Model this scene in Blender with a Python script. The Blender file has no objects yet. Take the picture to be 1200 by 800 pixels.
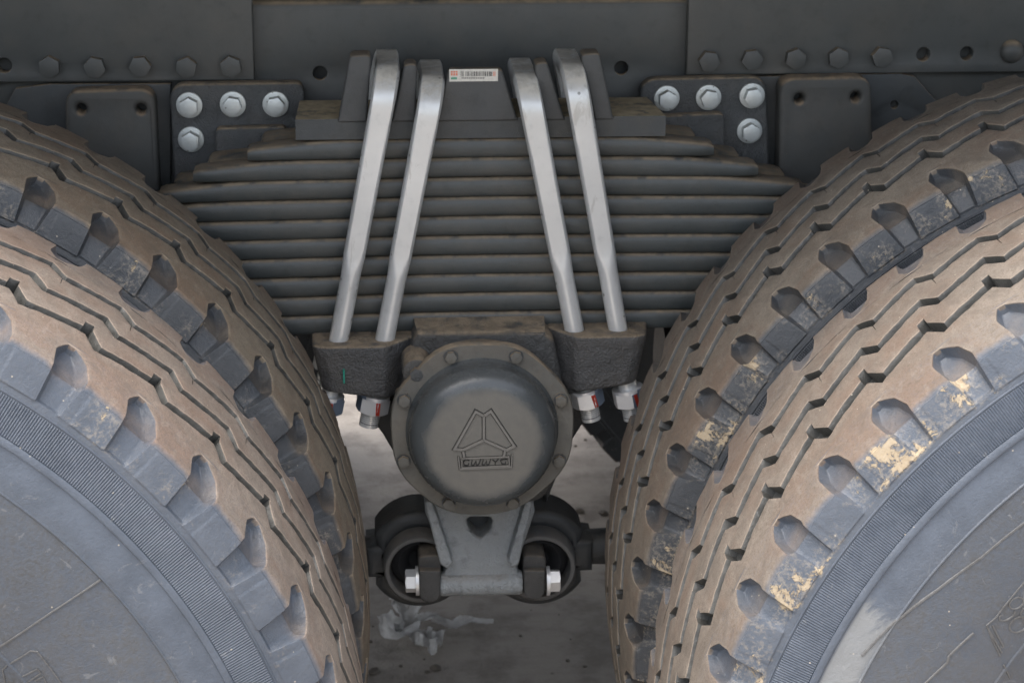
import bpy, bmesh, math, random
import numpy as np
from mathutils import Vector, Matrix

random.seed(7)
rng = np.random.default_rng(7)
C = bpy.context.scene.collection
R = math.radians
scene = bpy.context.scene

# ------------------------------------------------------------------ camera, world, sun, exposure
Z0 = 0.542                       # wheel centres stand this high above the ground
CX, CY, CZ = -0.1148, -1.6036, 0.951 + Z0
PITCH, YAW, ROLL, FPX = 0.3243, 0.0687, 0.0046, 2451.7
cp, sp, cyw, syw = math.cos(PITCH), math.sin(PITCH), math.cos(YAW), math.sin(YAW)
FWD = Vector((syw * cp, cyw * cp, -sp))
_r = Vector((cyw, -syw, 0)); _u = _r.cross(FWD)
RIGHT = math.cos(ROLL) * _r + math.sin(ROLL) * _u
UP = -math.sin(ROLL) * _r + math.cos(ROLL) * _u
cam_d = bpy.data.cameras.new('camera')
cam = bpy.data.objects.new('camera', cam_d); C.objects.link(cam)
m = Matrix((RIGHT, UP, -FWD)).transposed().to_4x4()
m.translation = (CX, CY, CZ)
cam.matrix_world = m
cam_d.sensor_width = 36.0
cam_d.lens = FPX / 1200 * 36.0
cam_d.clip_start = 0.05; cam_d.clip_end = 500
cam_d.dof.use_dof = True
cam_d.dof.focus_distance = 1.82
cam_d.dof.aperture_fstop = 20.0
scene.camera = cam

SUN_EL, SUN_AZ = 72.0, 255.0     # veiled high sun to the left
world = bpy.data.worlds.new('World'); scene.world = world
world.use_nodes = True
wn = world.node_tree
bg = wn.nodes['Background']
sky = wn.nodes.new('ShaderNodeTexSky')
sky.sky_type = 'NISHITA'; sky.sun_disc = False
sky.sun_elevation = R(SUN_EL); sky.sun_rotation = R(SUN_AZ)
sky.air_density = 1.0; sky.dust_density = 3.0; sky.ozone_density = 1.0
hs = wn.nodes.new('ShaderNodeHueSaturation'); hs.inputs['Saturation'].default_value = .42   # thin overcast
wn.links.new(sky.outputs[0], hs.inputs['Color']); wn.links.new(hs.outputs[0], bg.inputs[0])
bg.inputs[1].default_value = 0.15
sun_d = bpy.data.lights.new('sun', 'SUN'); sun_d.energy = 1.3; sun_d.angle = R(70)
sun_d.color = (1.0, 0.93, 0.84)
sun = bpy.data.objects.new('sun', sun_d); C.objects.link(sun)
_sd = Vector((math.sin(R(SUN_AZ)) * math.cos(R(SUN_EL)), math.cos(R(SUN_AZ)) * math.cos(R(SUN_EL)), math.sin(R(SUN_EL))))
sun.rotation_euler = _sd.to_track_quat('Z', 'Y').to_euler()
scene.view_settings.view_transform = 'Standard'
scene.view_settings.look = 'None'
scene.view_settings.exposure = 1.70
scene.view_settings.gamma = 1.0
scene.view_settings.use_curve_mapping = False


def at(px, py, Y):
    """world point on the plane y = Y that the photograph shows at pixel (px, py)"""
    d = FWD + (px - 600) / FPX * RIGHT - (py - 400) / FPX * UP
    t = (Y - CY) / d.y
    return Vector((CX + d.x * t, Y, CZ + d.z * t))


def atg(px, py, z=0.0):
    d = FWD + (px - 600) / FPX * RIGHT - (py - 400) / FPX * UP
    t = (z - CZ) / d.z
    return Vector((CX + d.x * t, CY + d.y * t, z))


# ------------------------------------------------------------------ object helpers
def tag(o, label=None, cat=None, group=None, kind=None):
    if label: o['label'] = label
    if cat: o['category'] = cat
    if group: o['group'] = group
    if kind: o['kind'] = kind
    return o


def thing(name, label, cat, loc=(0, 0, 0), group=None):
    o = bpy.data.objects.new(name, None); C.objects.link(o)
    o.location = loc; o.empty_display_size = 0.05
    return tag(o, label, cat, group)


def link(name, me, mat, parent=None, world_coords=True):
    o = bpy.data.objects.new(name, me); C.objects.link(o)
    if mat is not None:
        for mm in (mat if isinstance(mat, (list, tuple)) else [mat]): me.materials.append(mm)
    if parent is not None:
        o.parent = parent
        if world_coords:
            o.matrix_parent_inverse = Matrix.Identity(4)
            o.location = -_wloc(parent)
    return o


def _wloc(o):
    v = Vector(o.location); p = o.parent
    while p is not None:
        v = v + Vector(p.location); p = p.parent
    return v


def finish(bm, smooth=35, name='mesh'):
    bmesh.ops.recalc_face_normals(bm, faces=bm.faces)
    me = bpy.data.meshes.new(name); bm.to_mesh(me); bm.free()
    shade(me, smooth)
    return me


def shade(me, ang=35):
    me.polygons.foreach_set('use_smooth', [True] * len(me.polygons))
    if ang is not None:
        me.set_sharp_from_angle(angle=R(ang))


def bevel_all(bm, w, seg=2, ang=30):
    es = [e for e in bm.edges if len(e.link_faces) == 2 and e.calc_face_angle(0) > R(ang)]
    if es:
        bmesh.ops.bevel(bm, geom=es, offset=w, segments=seg, affect='EDGES', clamp_overlap=True, profile=0.5)


def roundpoly(pts, r, n=5):
    """2D polygon with rounded corners; r a number or one per corner"""
    out = []
    N = len(pts)
    rs = r if isinstance(r, (list, tuple)) else [r] * N
    for i in range(N):
        p0, p1, p2 = (Vector(pts[i - 1]), Vector(pts[i]), Vector(pts[(i + 1) % N]))
        a = (p0 - p1); b = (p2 - p1)
        la, lb = a.length, b.length
        a.normalize(); b.normalize()
        ang = a.angle(b)
        rr = rs[i]
        if rr <= 1e-6 or ang > math.pi - .02:
            out.append(tuple(p1)); continue
        t = min(rr / math.tan(ang / 2), la * .48, lb * .48)
        rr = t * math.tan(ang / 2)
        c = p1 + (a + b).normalized() * (rr / math.sin(ang / 2))
        s = p1 + a * t - c; e = p1 + b * t - c
        a0 = math.atan2(s.y, s.x); a1 = math.atan2(e.y, e.x)
        d = (a1 - a0 + math.pi) % (2 * math.pi) - math.pi
        for k in range(n + 1):
            q = a0 + d * k / n
            out.append((c.x + rr * math.cos(q), c.y + rr * math.sin(q)))
    return out


def circle(cx, cy, r, n=24):
    return [(cx + r * math.cos(2 * math.pi * k / n), cy + r * math.sin(2 * math.pi * k / n)) for k in range(n)]


def plate_mesh(outline, holes, y0, y1, bevel=0.0, seg=2):
    """solid between y0 (front) and y1 (back) with outline and holes in (x, z)"""
    cu = bpy.data.curves.new('plate', 'CURVE')
    cu.dimensions = '2D'; cu.fill_mode = 'BOTH'
    for loop in [outline] + list(holes):
        s = cu.splines.new('POLY'); s.points.add(len(loop) - 1)
        for q, p in zip(s.points, loop): q.co = (p[0], p[1], 0, 1)
        s.use_cyclic_u = True
    th = abs(y1 - y0)
    cu.extrude = max(th / 2 - bevel, 1e-5)
    cu.bevel_depth = bevel; cu.bevel_resolution = seg; cu.offset = -bevel
    ob = bpy.data.objects.new('tmp', cu); C.objects.link(ob)
    dg = bpy.context.evaluated_depsgraph_get()
    me = bpy.data.meshes.new_from_object(ob.evaluated_get(dg))
    bpy.data.objects.remove(ob); bpy.data.curves.remove(cu)
    bm = bmesh.new(); bm.from_mesh(me); bpy.data.meshes.remove(me)
    bmesh.ops.remove_doubles(bm, verts=bm.verts, dist=1e-6)
    ym = (y0 + y1) / 2
    for v in bm.verts:
        x, z, d = v.co
        v.co = (x, ym - d, z)
    return finish(bm, 35)


def pxy(pts, Y):
    out = []
    for p in pts:
        w = at(p[0], p[1], Y); out.append((w.x, w.z))
    return out


def box_mesh(x0, x1, y0, y1, z0, z1, bev=0.0, seg=2):
    bm = bmesh.new()
    vs = [bm.verts.new((x, y, z)) for x in (x0, x1) for y in (y0, y1) for z in (z0, z1)]
    for f in ((0, 1, 3, 2), (4, 6, 7, 5), (0, 4, 5, 1), (2, 3, 7, 6), (0, 2, 6, 4), (1, 5, 7, 3)):
        bm.faces.new([vs[i] for i in f])
    if bev: bevel_all(bm, bev, seg)
    return finish(bm)


def lathe_bm(bm, prof, axis_o, axis_d, n=32, up=None):
    """revolve (dist along axis, radius) about the axis"""
    d = Vector(axis_d).normalized()
    a = d.orthogonal().normalized() if up is None else (Vector(up) - d * d.dot(Vector(up))).normalized()
    b = d.cross(a)
    o = Vector(axis_o)
    rings = []
    for (t, r) in prof:
        if r < 1e-7:
            rings.append([bm.verts.new(o + d * t)])
        else:
            rings.append([bm.verts.new(o + d * t + (a * math.cos(2 * math.pi * k / n) + b * math.sin(2 * math.pi * k / n)) * r) for k in range(n)])
    for q, w in zip(rings, rings[1:]):
        for k in range(n):
            k2 = (k + 1) % n
            if len(q) == 1 and len(w) == 1: continue
            if len(q) == 1: bm.faces.new((q[0], w[k], w[k2]))
            elif len(w) == 1: bm.faces.new((q[k], w[0], q[k2]))
            else: bm.faces.new((q[k], w[k], w[k2], q[k2]))
    return bm


def lathe(prof, o, d, n=32, ang=35):
    return finish(lathe_bm(bmesh.new(), prof, o, d, n), ang)


def hex_prof(bm, o, d, af, h, rot=0.0, crown=True):
    """hex head: across flats af, height h, with a turned chamfer on top"""
    d = Vector(d).normalized(); a = Vector((0, 0, 1))
    if abs(d.dot(a)) > .9: a = Vector((1, 0, 0))
    a = (a - d * d.dot(a)).normalized(); b = d.cross(a); o = Vector(o)
    rc = af / math.sqrt(3)
    n = 24
    def hexr(q):
        k = (q + math.pi / 6) % (math.pi / 3) - math.pi / 6
        return (af / 2) / math.cos(k)
    base, shoulder, top = [], [], []
    for i in range(n):
        q = 2 * math.pi * i / n
        hr = hexr(q + math.pi / 6)
        v = a * math.cos(q + rot) + b * math.sin(q + rot)
        base.append(bm.verts.new(o + v * hr))
        sh = h - max(0, (hr - af * .49)) * .55 if crown else h
        shoulder.append(bm.verts.new(o + v * hr + d * sh))
        top.append(bm.verts.new(o + v * min(hr, af * .47) + d * h))
    for p, q in ((base, shoulder), (shoulder, top)):
        for i in range(n):
            j = (i + 1) % n
            bm.faces.new((p[i], p[j], q[j], q[i]))
    bm.faces.new(top); bm.faces.new(base[::-1])
    return bm


# ------------------------------------------------------------------ materials
def new_mat(name):
    mt = bpy.data.materials.new(name); mt.use_nodes = True
    nt = mt.node_tree
    return mt, nt, nt.nodes['Principled BSDF']


class NB:
    def __init__(s, nt): s.nt = nt
    def n(s, typ, **kw):
        nd = s.nt.nodes.new(typ)
        for k, v in kw.items(): setattr(nd, k, v)
        return nd
    def l(s, a, b): s.nt.links.new(a, b)
    def val(s, sock, v):
        if hasattr(v, 'is_linked') or isinstance(v, bpy.types.NodeSocket): s.l(v, sock)
        else: sock.default_value = v
    def math(s, op, a, b=0.0, c=None, clamp=False):
        nd = s.n('ShaderNodeMath', operation=op); nd.use_clamp = clamp
        s.val(nd.inputs[0], a); s.val(nd.inputs[1], b)
        if c is not None: s.val(nd.inputs[2], c)
        return nd.outputs[0]
    def mix(s, f, a, b, blend='MIX'):
        nd = s.n('ShaderNodeMix', data_type='RGBA', blend_type=blend)
        s.val(nd.inputs[0], f)
        s.val(nd.inputs[6], a if isinstance(a, bpy.types.NodeSocket) else (*a, 1))
        s.val(nd.inputs[7], b if isinstance(b, bpy.types.NodeSocket) else (*b, 1))
        return nd.outputs[2]
    def noise(s, co, scale, detail=4, rough=.55, dist=0.0, out=0):
        nd = s.n('ShaderNodeTexNoise'); s.l(co, nd.inputs['Vector'])
        nd.inputs['Scale'].default_value = scale; nd.inputs['Detail'].default_value = detail
        nd.inputs['Roughness'].default_value = rough; nd.inputs['Distortion'].default_value = dist
        return nd.outputs[out]
    def ramp(s, f, lo, hi, smooth=True):
        nd = s.n('ShaderNodeMapRange'); nd.interpolation_type = 'SMOOTHSTEP' if smooth else 'LINEAR'
        s.l(f, nd.inputs[0]); nd.inputs[1].default_value = lo; nd.inputs[2].default_value = hi
        return nd.outputs[0]
    def scale(s, co, v):
        nd = s.n('ShaderNodeVectorMath', operation='MULTIPLY'); s.l(co, nd.inputs[0]); nd.inputs[1].default_value = v
        return nd.outputs[0]
    def bump(s, h, strength, dist, normal=None):
        nd = s.n('ShaderNodeBump'); s.l(h, nd.inputs['Height'])
        nd.inputs['Strength'].default_value = strength; nd.inputs['Distance'].default_value = dist
        if normal is not None: s.l(normal, nd.inputs['Normal'])
        return nd.outputs[0]


DUST = (0.20, 0.155, 0.105)


def metal_paint(name, base, rough=.5, metallic=0.0, dust=.7, var=.25, bump=.15, grain=900, dustcol=DUST, topdust=1.0, rust=0.0, spec=.5):
    """painted or plated metal with grime, dust lying on its upward faces and fine grain"""
    mt, nt, b = new_mat(name); N = NB(nt)
    co = N.n('ShaderNodeTexCoord').outputs['Object']
    geo = N.n('ShaderNodeNewGeometry')
    sep = N.n('ShaderNodeSeparateXYZ'); N.l(geo.outputs['Normal'], sep.inputs[0])
    n1 = N.noise(co, 9, 6, .6); n2 = N.noise(co, 70, 5, .6); n3 = N.noise(co, grain, 2, .5)
    v = N.math('MULTIPLY', N.ramp(n1, .3, .7), var)
    col = N.mix(v, base, tuple(min(1, c * 1.7 + .01) for c in base))
    dk = tuple(c * .55 for c in base)
    col = N.mix(N.math('MULTIPLY', N.ramp(n2, .52, .72), var), col, dk)
    # thin film of dust everywhere, thick on top faces
    film = N.math('MULTIPLY', N.ramp(N.noise(co, 22, 6, .65), .38, .75), dust * .16)
    up = N.ramp(sep.outputs[2], .25, .8)
    top = N.math('MULTIPLY', N.math('MULTIPLY', up, N.ramp(N.noise(co, 45, 5, .7), .28, .55)), topdust)
    d = N.math('MAXIMUM', film, top)
    specks = N.ramp(N.noise(co, 260, 3, .6), .69, .75)
    d = N.math('MAXIMUM', d, N.math('MULTIPLY', specks, dust * .35), clamp=True)
    dc = N.mix(N.ramp(n2, .35, .65), dustcol, tuple(c * 1.35 for c in dustcol))
    col = N.mix(d, col, dc)
    if rust:
        rr = N.math('MULTIPLY', N.ramp(N.noise(co, 35, 6, .7), .62, .74), rust)
        col = N.mix(rr, col, (.13, .05, .02))
    N.l(col, b.inputs['Base Color'])
    b.inputs['Metallic'].default_value = metallic
    if metallic: N.l(N.math('MULTIPLY', N.math('SUBTRACT', 1.0, d), metallic), b.inputs['Metallic'])
    rg = N.math('ADD', N.math('MULTIPLY', n2, .18), rough - .09)
    rg = N.math('ADD', rg, N.math('MULTIPLY', d, .35), clamp=True)
    N.l(rg, b.inputs['Roughness'])
    b.inputs['Specular IOR Level'].default_value = spec
    h = N.math('ADD', N.math('MULTIPLY', n3, .5), n2)
    N.l(N.bump(h, bump, .004), b.inputs['Normal'])
    return mt


def add_pits(mt, scale, thr, col):
    nt = mt.node_tree; N = NB(nt); b = nt.nodes['Principled BSDF']
    co = N.n('ShaderNodeTexCoord').outputs['Object']
    vor = N.n('ShaderNodeTexVoronoi'); N.l(co, vor.inputs['Vector']); vor.inputs['Scale'].default_value = scale
    sc = N.n('ShaderNodeSeparateColor'); N.l(vor.outputs['Color'], sc.inputs[0])
    f = N.math('MULTIPLY', N.math('LESS_THAN', vor.outputs['Distance'], thr), N.math('GREATER_THAN', sc.outputs[1], .72))
    g = N.math('MULTIPLY', N.ramp(N.noise(N.scale(co, (1, 1, .25)), 60, 6, .7, .8), .58, .66), .35)
    old = b.inputs['Base Color'].links[0].from_socket
    c = N.mix(g, old, col); c = N.mix(N.math('MULTIPLY', f, .7), c, tuple(x * .5 for x in col))
    N.l(c, b.inputs['Base Color'])


def tyre_mat(name, mud=.0, smear=None, tread=(0.248, 0.203, 0.165), black=(.032, .037, .044)):
    """worn rubber: attribute 'grime' holds (tread dust, sidewall dust, where mud clings); alpha masks painted sky light"""
    mt, nt, b = new_mat(name); N = NB(nt)
    co = N.n('ShaderNodeTexCoord').outputs['Object']
    at_ = N.n('ShaderNodeAttribute', attribute_name='grime')
    sep = N.n('ShaderNodeSeparateColor'); N.l(at_.outputs['Color'], sep.inputs[0])
    dt, ds, mz = sep.outputs
    big = N.noise(co, 5, 6, .6); mid = N.noise(co, 32, 6, .65); fine = N.noise(co, 300, 5, .65); vf = N.noise(co, 750, 3, .6)
    # streaks round the tread
    tcol = N.mix(N.ramp(mid, .3, .72), tuple(c * .78 for c in tread), tuple(c * 1.16 for c in tread))
    tcol = N.mix(N.math('MULTIPLY', N.ramp(N.math('ADD', N.math('MULTIPLY', big, .6), N.math('MULTIPLY', N.noise(co, 17, 5, .65, 1.0), .45)), .44, .64), .72), tcol, (tread[0] * .86, tread[1] * .67, tread[2] * .58))
    tcol = N.mix(N.math('MULTIPLY', N.ramp(fine, .48, .68), .5), tcol, tuple(c * .45 for c in tread))
    sw = N.noise(N.scale(co, (1, .35, 1)), 95, 5, .7, 1.2)
    tcol = N.mix(N.math('MULTIPLY', N.ramp(sw, .52, .66), .38), tcol, (tread[0] * 1.25, tread[1] * 1.27, tread[2] * 1.3))
    tcol = N.mix(N.math('MULTIPLY', N.ramp(N.noise(co, 14, 6, .7, .8), .50, .72), .5), tcol, (tread[0] * .62, tread[1] * .58, tread[2] * .56))
    tcol = N.mix(N.math('MULTIPLY', N.ramp(vf, .48, .64), .45), tcol, tuple(c * .4 for c in tread))
    tcol = N.mix(N.math('MULTIPLY', N.ramp(N.noise(co, 48, 7, .75, .6), .50, .64), .48), tcol, (tread[0] * .55, tread[1] * .54, tread[2] * .54))
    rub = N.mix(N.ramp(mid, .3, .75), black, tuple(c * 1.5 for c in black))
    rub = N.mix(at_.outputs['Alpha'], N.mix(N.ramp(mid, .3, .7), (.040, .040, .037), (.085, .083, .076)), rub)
    scol = N.mix(N.ramp(big, .3, .7), (.050, .050, .050), (.086, .082, .077))
    sdf = N.math('MULTIPLY', N.ramp(N.math('ADD', N.math('MULTIPLY', mid, .6), N.math('MULTIPLY', fine, .45)), .3, .78), ds)
    col = N.mix(N.math('MULTIPLY', sdf, at_.outputs['Alpha']), rub, scol)
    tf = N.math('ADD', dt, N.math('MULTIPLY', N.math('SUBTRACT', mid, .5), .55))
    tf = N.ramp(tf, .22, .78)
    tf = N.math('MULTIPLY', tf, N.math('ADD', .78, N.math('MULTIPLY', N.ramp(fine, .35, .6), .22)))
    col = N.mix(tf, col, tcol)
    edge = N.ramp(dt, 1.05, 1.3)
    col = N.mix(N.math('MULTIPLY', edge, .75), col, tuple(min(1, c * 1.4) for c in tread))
    # light flecks of grit
    vor = N.n('ShaderNodeTexVoronoi'); N.l(co, vor.inputs['Vector']); vor.inputs['Scale'].default_value = 115
    fl = N.math('LESS_THAN', vor.outputs['Distance'], .085)
    sepv = N.n('ShaderNodeSeparateColor'); N.l(vor.outputs['Color'], sepv.inputs[0])
    fl = N.math('MULTIPLY', fl, N.math('GREATER_THAN', sepv.outputs[0], .86))
    col = N.mix(N.math('MULTIPLY', fl, .75), col, (.42, .37, .30))
    sc = N.noise(N.scale(co, (1, .3, 1)), 38, 7, .75, 2.2)
    scf = N.math('MULTIPLY', N.ramp(sc, .60, .66), N.math('SUBTRACT', 1.0, tf))
    col = N.mix(N.math('MULTIPLY', scf, .28), col, (.26, .26, .255))
    md = None
    if mud > 0:
        c2 = N.noise(co, 15, 3, .5, .3); c3 = N.noise(co, 70, 7, .72, .5)
        f = N.math('ADD', N.math('MULTIPLY', c2, .66), N.math('MULTIPLY', c3, .50))
        f = N.math('ADD', f, N.math('MULTIPLY', N.math('SUBTRACT', mz, 1.0), .6))
        md = N.ramp(f, .738 - mud * .1, .750 - mud * .1)
        mcol = N.mix(N.ramp(c3, .35, .65), (.27, .205, .135), (.40, .32, .215))
        col = N.mix(N.math('MULTIPLY', md, .95), col, mcol)
        thin = N.math('MULTIPLY', N.ramp(f, .62 - mud * .1, .74 - mud * .1), .35)
        col = N.mix(N.math('MULTIPLY', thin, N.ramp(fine, .42, .6)), col, (.42, .36, .28))
    if smear is not None:
        vd = N.n('ShaderNodeVectorMath', operation='DISTANCE'); N.l(co, vd.inputs[0]); vd.inputs[1].default_value = smear
        g = N.ramp(vd.outputs['Value'], .13, .02)
        st = N.noise(N.scale(co, (1, 1, .35)), 60, 5, .7, .5)
        sm = N.ramp(N.math('MULTIPLY', g, N.math('ADD', st, .25)), .42, .6)
        sx = N.n('ShaderNodeSeparateXYZ'); N.l(co, sx.inputs[0])
        rr = N.math('SQRT', N.math('ADD', N.math('MULTIPLY', sx.outputs[0], sx.outputs[0]), N.math('MULTIPLY', sx.outputs[2], sx.outputs[2])))
        sm = N.math('MULTIPLY', sm, N.math('MULTIPLY', N.ramp(rr, .4745, .4715), N.ramp(rr, .440, .452)))
        col = N.mix(N.math('MULTIPLY', sm, .55), col, (.30, .30, .285))
    N.l(col, b.inputs['Base Color'])
    ro = N.math('ADD', .44, N.math('MULTIPLY', tf, .45))
    ro = N.math('ADD', ro, N.math('MULTIPLY', N.math('SUBTRACT', mid, .5), .25), clamp=True)
    if md is not None: ro = N.math('MAXIMUM', ro, md)
    N.l(ro, b.inputs['Roughness'])
    h = N.math('ADD', N.math('MULTIPLY', fine, .6), N.math('MULTIPLY', vf, .35))
    h = N.math('ADD', h, N.math('MULTIPLY', mid, .8))
    if md is not None: h = N.math('ADD', h, N.math('MULTIPLY', md, 3.0))
    N.l(N.bump(h, .6, .0018), b.inputs['Normal'])
    return mt


def plain(name, col, rough=.6, metallic=0.0, scale=60, var=.3):
    mt, nt, b = new_mat(name); N = NB(nt)
    co = N.n('ShaderNodeTexCoord').outputs['Object']
    f = N.noise(co, scale, 5, .6)
    N.l(N.mix(N.math('MULTIPLY', N.ramp(f, .3, .7), var), col, tuple(c * .5 for c in col)), b.inputs['Base Color'])
    b.inputs['Roughness'].default_value = rough; b.inputs['Metallic'].default_value = metallic
    N.l(N.bump(f, .2, .002), b.inputs['Normal'])
    return mt


M = {}
M['frame'] = metal_paint('frame_paint', (.056, .060, .059), .48, dust=.45, var=.3, bump=.06)
M['gusset'] = metal_paint('gusset_paint', (.040, .045, .047), .55, dust=.4, var=.3, bump=.08)
M['plate'] = metal_paint('plate_paint', (.050, .052, .050), .6, dust=.5, var=.25, bump=.12, dustcol=(.20, .15, .10))
M['cast'] = metal_paint('cast_paint', (.050, .054, .056), .58, dust=.55, var=.4, bump=.7, grain=600, rust=.35)
M['leaf'] = metal_paint('leaf_paint', (.043, .049, .049), .40, dust=.6, var=.35, bump=.15, topdust=.85)
M['saddle'] = metal_paint('saddle_paint', (.058, .060, .060), .6, dust=.4, var=.3, bump=.3, topdust=.7)
M['saddle_base'] = metal_paint('saddle_base_paint', (.050, .053, .053), .6, dust=.4, var=.3, bump=.4, topdust=1.0, dustcol=(.30, .24, .15))
M['seat'] = metal_paint('seat_cast', (.052, .052, .050), .6, dust=.9, var=.4, bump=.9, grain=500)
M['lug'] = metal_paint('lug_cast', (.052, .052, .052), .55, dust=.5, var=.4, bump=1.0, grain=450)
M['flange'] = metal_paint('flange_paint', (.100, .096, .084), .6, dust=1.3, var=.4, bump=.4)
M['cap'] = metal_paint('cap_paint', (.056, .063, .066), .24, dust=.6, var=.3, bump=.10, dustcol=(.155, .135, .11), topdust=.12)
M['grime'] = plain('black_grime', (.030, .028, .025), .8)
M['emb'] = metal_paint('emblem_metal', (.150, .142, .128), .55, dust=.8, var=.3, bump=.1, dustcol=(.18, .165, .14))
M['capface'] = metal_paint('cap_face_dust', (.115, .108, .098), .6, dust=1.2, var=.3, bump=.12, dustcol=(.165, .145, .12))
M['bracket'] = metal_paint('bracket_cast', (.215, .232, .240), .40, dust=.35, var=.5, bump=.9, grain=420, topdust=.35)
M['rod'] = metal_paint('rod_paint', (.026, .029, .031), .5, dust=.25, var=.3, bump=.3, topdust=.12)
M['ring'] = metal_paint('ring_steel', (.075, .076, .076), .5, dust=.35, var=.3, bump=.2, topdust=.2)
M['pin'] = metal_paint('pin_steel', (.045, .045, .044), .6, dust=.4, var=.4, bump=.5, topdust=.35)
M['silver'] = metal_paint('ubolt_silver', (.56, .565, .555), .33, metallic=.35, dust=.40, var=.22, bump=.05, topdust=1.1, dustcol=(.40, .375, .33))
add_pits(M['silver'], 95, .16, (.24, .23, .20))
M['zinc'] = metal_paint('zinc_plate', (.50, .53, .525), .42, metallic=.5, dust=.35, var=.2, bump=.12, topdust=.5, dustcol=(.30, .25, .18))
add_pits(M['zinc'], 160, .2, (.25, .23, .19))
M['nutw'] = metal_paint('nut_zinc', (.66, .66, .66), .38, metallic=.5, dust=.2, var=.12, bump=.06, topdust=0)
M['nutd'] = metal_paint('nut_shade', (.16, .20, .26), .42, metallic=.4, dust=.2, var=.2, bump=.06, topdust=0)
M['thread'] = metal_paint('thread_steel', (.26, .27, .28), .45, metallic=.6, dust=.3, var=.2, bump=.06, topdust=.3)
M['rubber'] = plain('black_rubber', (.018, .018, .019), .7)
M['rim'] = metal_paint('rim_paint', (.09, .10, .11), .5, dust=.6)
M['red'] = plain('red_paint', (.55, .06, .035), .5, var=.2)
M['green'] = plain('green_paint', (.0, .24, .17), .5, var=.2)
M['white'] = plain('sticker_white', (.62, .60, .54), .5, scale=300, var=.35)
M['ink'] = plain('sticker_ink', (.06, .06, .06), .6)
M['sred'] = plain('sticker_red', (.62, .20, .13), .6)
M['sgreen'] = plain('sticker_green', (.10, .30, .20), .6)
OUT_SKY = (.066, .080, .103)                 # outer tyres: bluish sky light put into the rubber colour
M['tyre_l'] = tyre_mat('tyre_rubber', mud=.3, black=OUT_SKY)
INN = (.240, .196, .142)
M['tyre_li'] = tyre_mat('tyre_rubber_inner', mud=.35, tread=INN)
M['tyre_r'] = tyre_mat('tyre_rubber_muddy', mud=1.0, smear=(.42, -.147, .17), black=OUT_SKY, tread=(.205, .170, .137))
M['tyre_ri'] = tyre_mat('tyre_rubber_muddy_inner', mud=.85, tread=(.215, .180, .140))
M['tyre_f'] = tyre_mat('tyre_rubber_far', mud=0.0)
M['grit'] = plain('grit_stone', (.42, .36, .28), .9)

# ------------------------------------------------------------------ ground
def ground_mat():
    mt, nt, b = new_mat('dusty_concrete'); N = NB(nt)
    co = N.n('ShaderNodeTexCoord').outputs['Object']
    n1 = N.noise(co, 1.7, 6, .6); n2 = N.noise(co, 11, 6, .65); n3 = N.noise(co, 140, 4, .6)
    st = N.noise(N.scale(co, (1, 5, 1)), 6, 5, .65)
    col = N.mix(N.ramp(n1, .3, .7), (.33, .29, .25), (.41, .365, .315))
    col = N.mix(N.math('MULTIPLY', N.ramp(n2, .42, .66), .7), col, (.18, .155, .132))
    col = N.mix(N.math('MULTIPLY', N.ramp(st, .5, .7), .3), col, (.20, .175, .155))
    col = N.mix(N.math('MULTIPLY', N.ramp(n3, .6, .72), .3), col, (.16, .14, .12))
    N.l(col, b.inputs['Base Color']); b.inputs['Roughness'].default_value = .92
    N.l(N.bump(N.math('ADD', n3, N.math('MULTIPLY', n2, 2)), .35, .01), b.inputs['Normal'])
    return mt


bm = bmesh.new()
for x in (-1, 1):
    pass
vs = [bm.verts.new(v) for v in ((-150, -150, 0), (150, -150, 0), (150, 150, 0), (-150, 150, 0))]
bm.faces.new(vs)
g = link('ground', finish(bm), ground_mat())
tag(g, kind='structure')

# ------------------------------------------------------------------ tyre
_pv = np.array([-260, -250, -200, -124, -60, -30, 0, 5, 37, 66, 73, 103, 150, 200, 240, 270]) * 1.0


def _profile():
    pts = []
    for c in np.linspace(-.124, .124, 63):           # crown, c from far shoulder to near shoulder
        pts.append((-c, .5495 - .0063 * (c / .124) ** 2))
    side = [(-.1268, .5392), (-.1300, .5295), (-.1370, .507), (-.1462, .4795), (-.1482, .4730), (-.1535, .443), (-.1570, .398), (-.1525, .350), (-.1365, .312), (-.1165, .2865)]
    pts += side
    p = np.array(pts)
    s = np.concatenate([[0], np.cumsum(np.hypot(*np.diff(p, axis=0).T))])
    s = (s - s[62]) * 1000                           # v = 0 at the near shoulder edge, mm
    vv = np.arange(s[0], s[-1], .5)
    y = np.interp(vv, s, p[:, 0]); r = np.interp(vv, s, p[:, 1])
    def sm(a, n):
        k = np.hanning(2 * n + 3)[1:-1]; k /= k.sum()
        return np.convolve(np.pad(a, n, mode='reflect', reflect_type='odd'), k, 'valid')
    ys, rs = sm(y, 6), sm(r, 6)
    w = np.clip((vv - 55) / 30, 0, 1)
    y2, r2 = sm(y, 50), sm(r, 50)
    ys = ys * (1 - w) + y2 * w; rs = rs * (1 - w) + r2 * w
    # normals from a softer version
    yn, rn = sm(y, 26), sm(r, 26)
    ty, tr = np.gradient(yn), np.gradient(rn)
    ny, nr = tr, -ty
    L = np.hypot(ny, nr)
    return vv, ys, rs, ny / L, nr / L


VV, PY, PR, PNY, PNR = _profile()


def surf(v, h, theta):
    """v along the profile (mm), h height above it (mm), theta -> local xyz"""
    y = np.interp(v, VV, PY) + np.interp(v, VV, PNY) * h / 1000
    r = np.interp(v, VV, PR) + np.interp(v, VV, PNR) * h / 1000
    return np.stack([r * np.cos(theta), y + 0 * theta, r * np.sin(theta)], -1)


def wob(theta, v, k=0):
    return (np.sin(theta * 37 + v * .11 + k) + np.sin(theta * 91 - v * .23 + 2 * k) + np.sin(theta * 173 + v * .31 + 1.3 * k)) / 3


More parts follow.
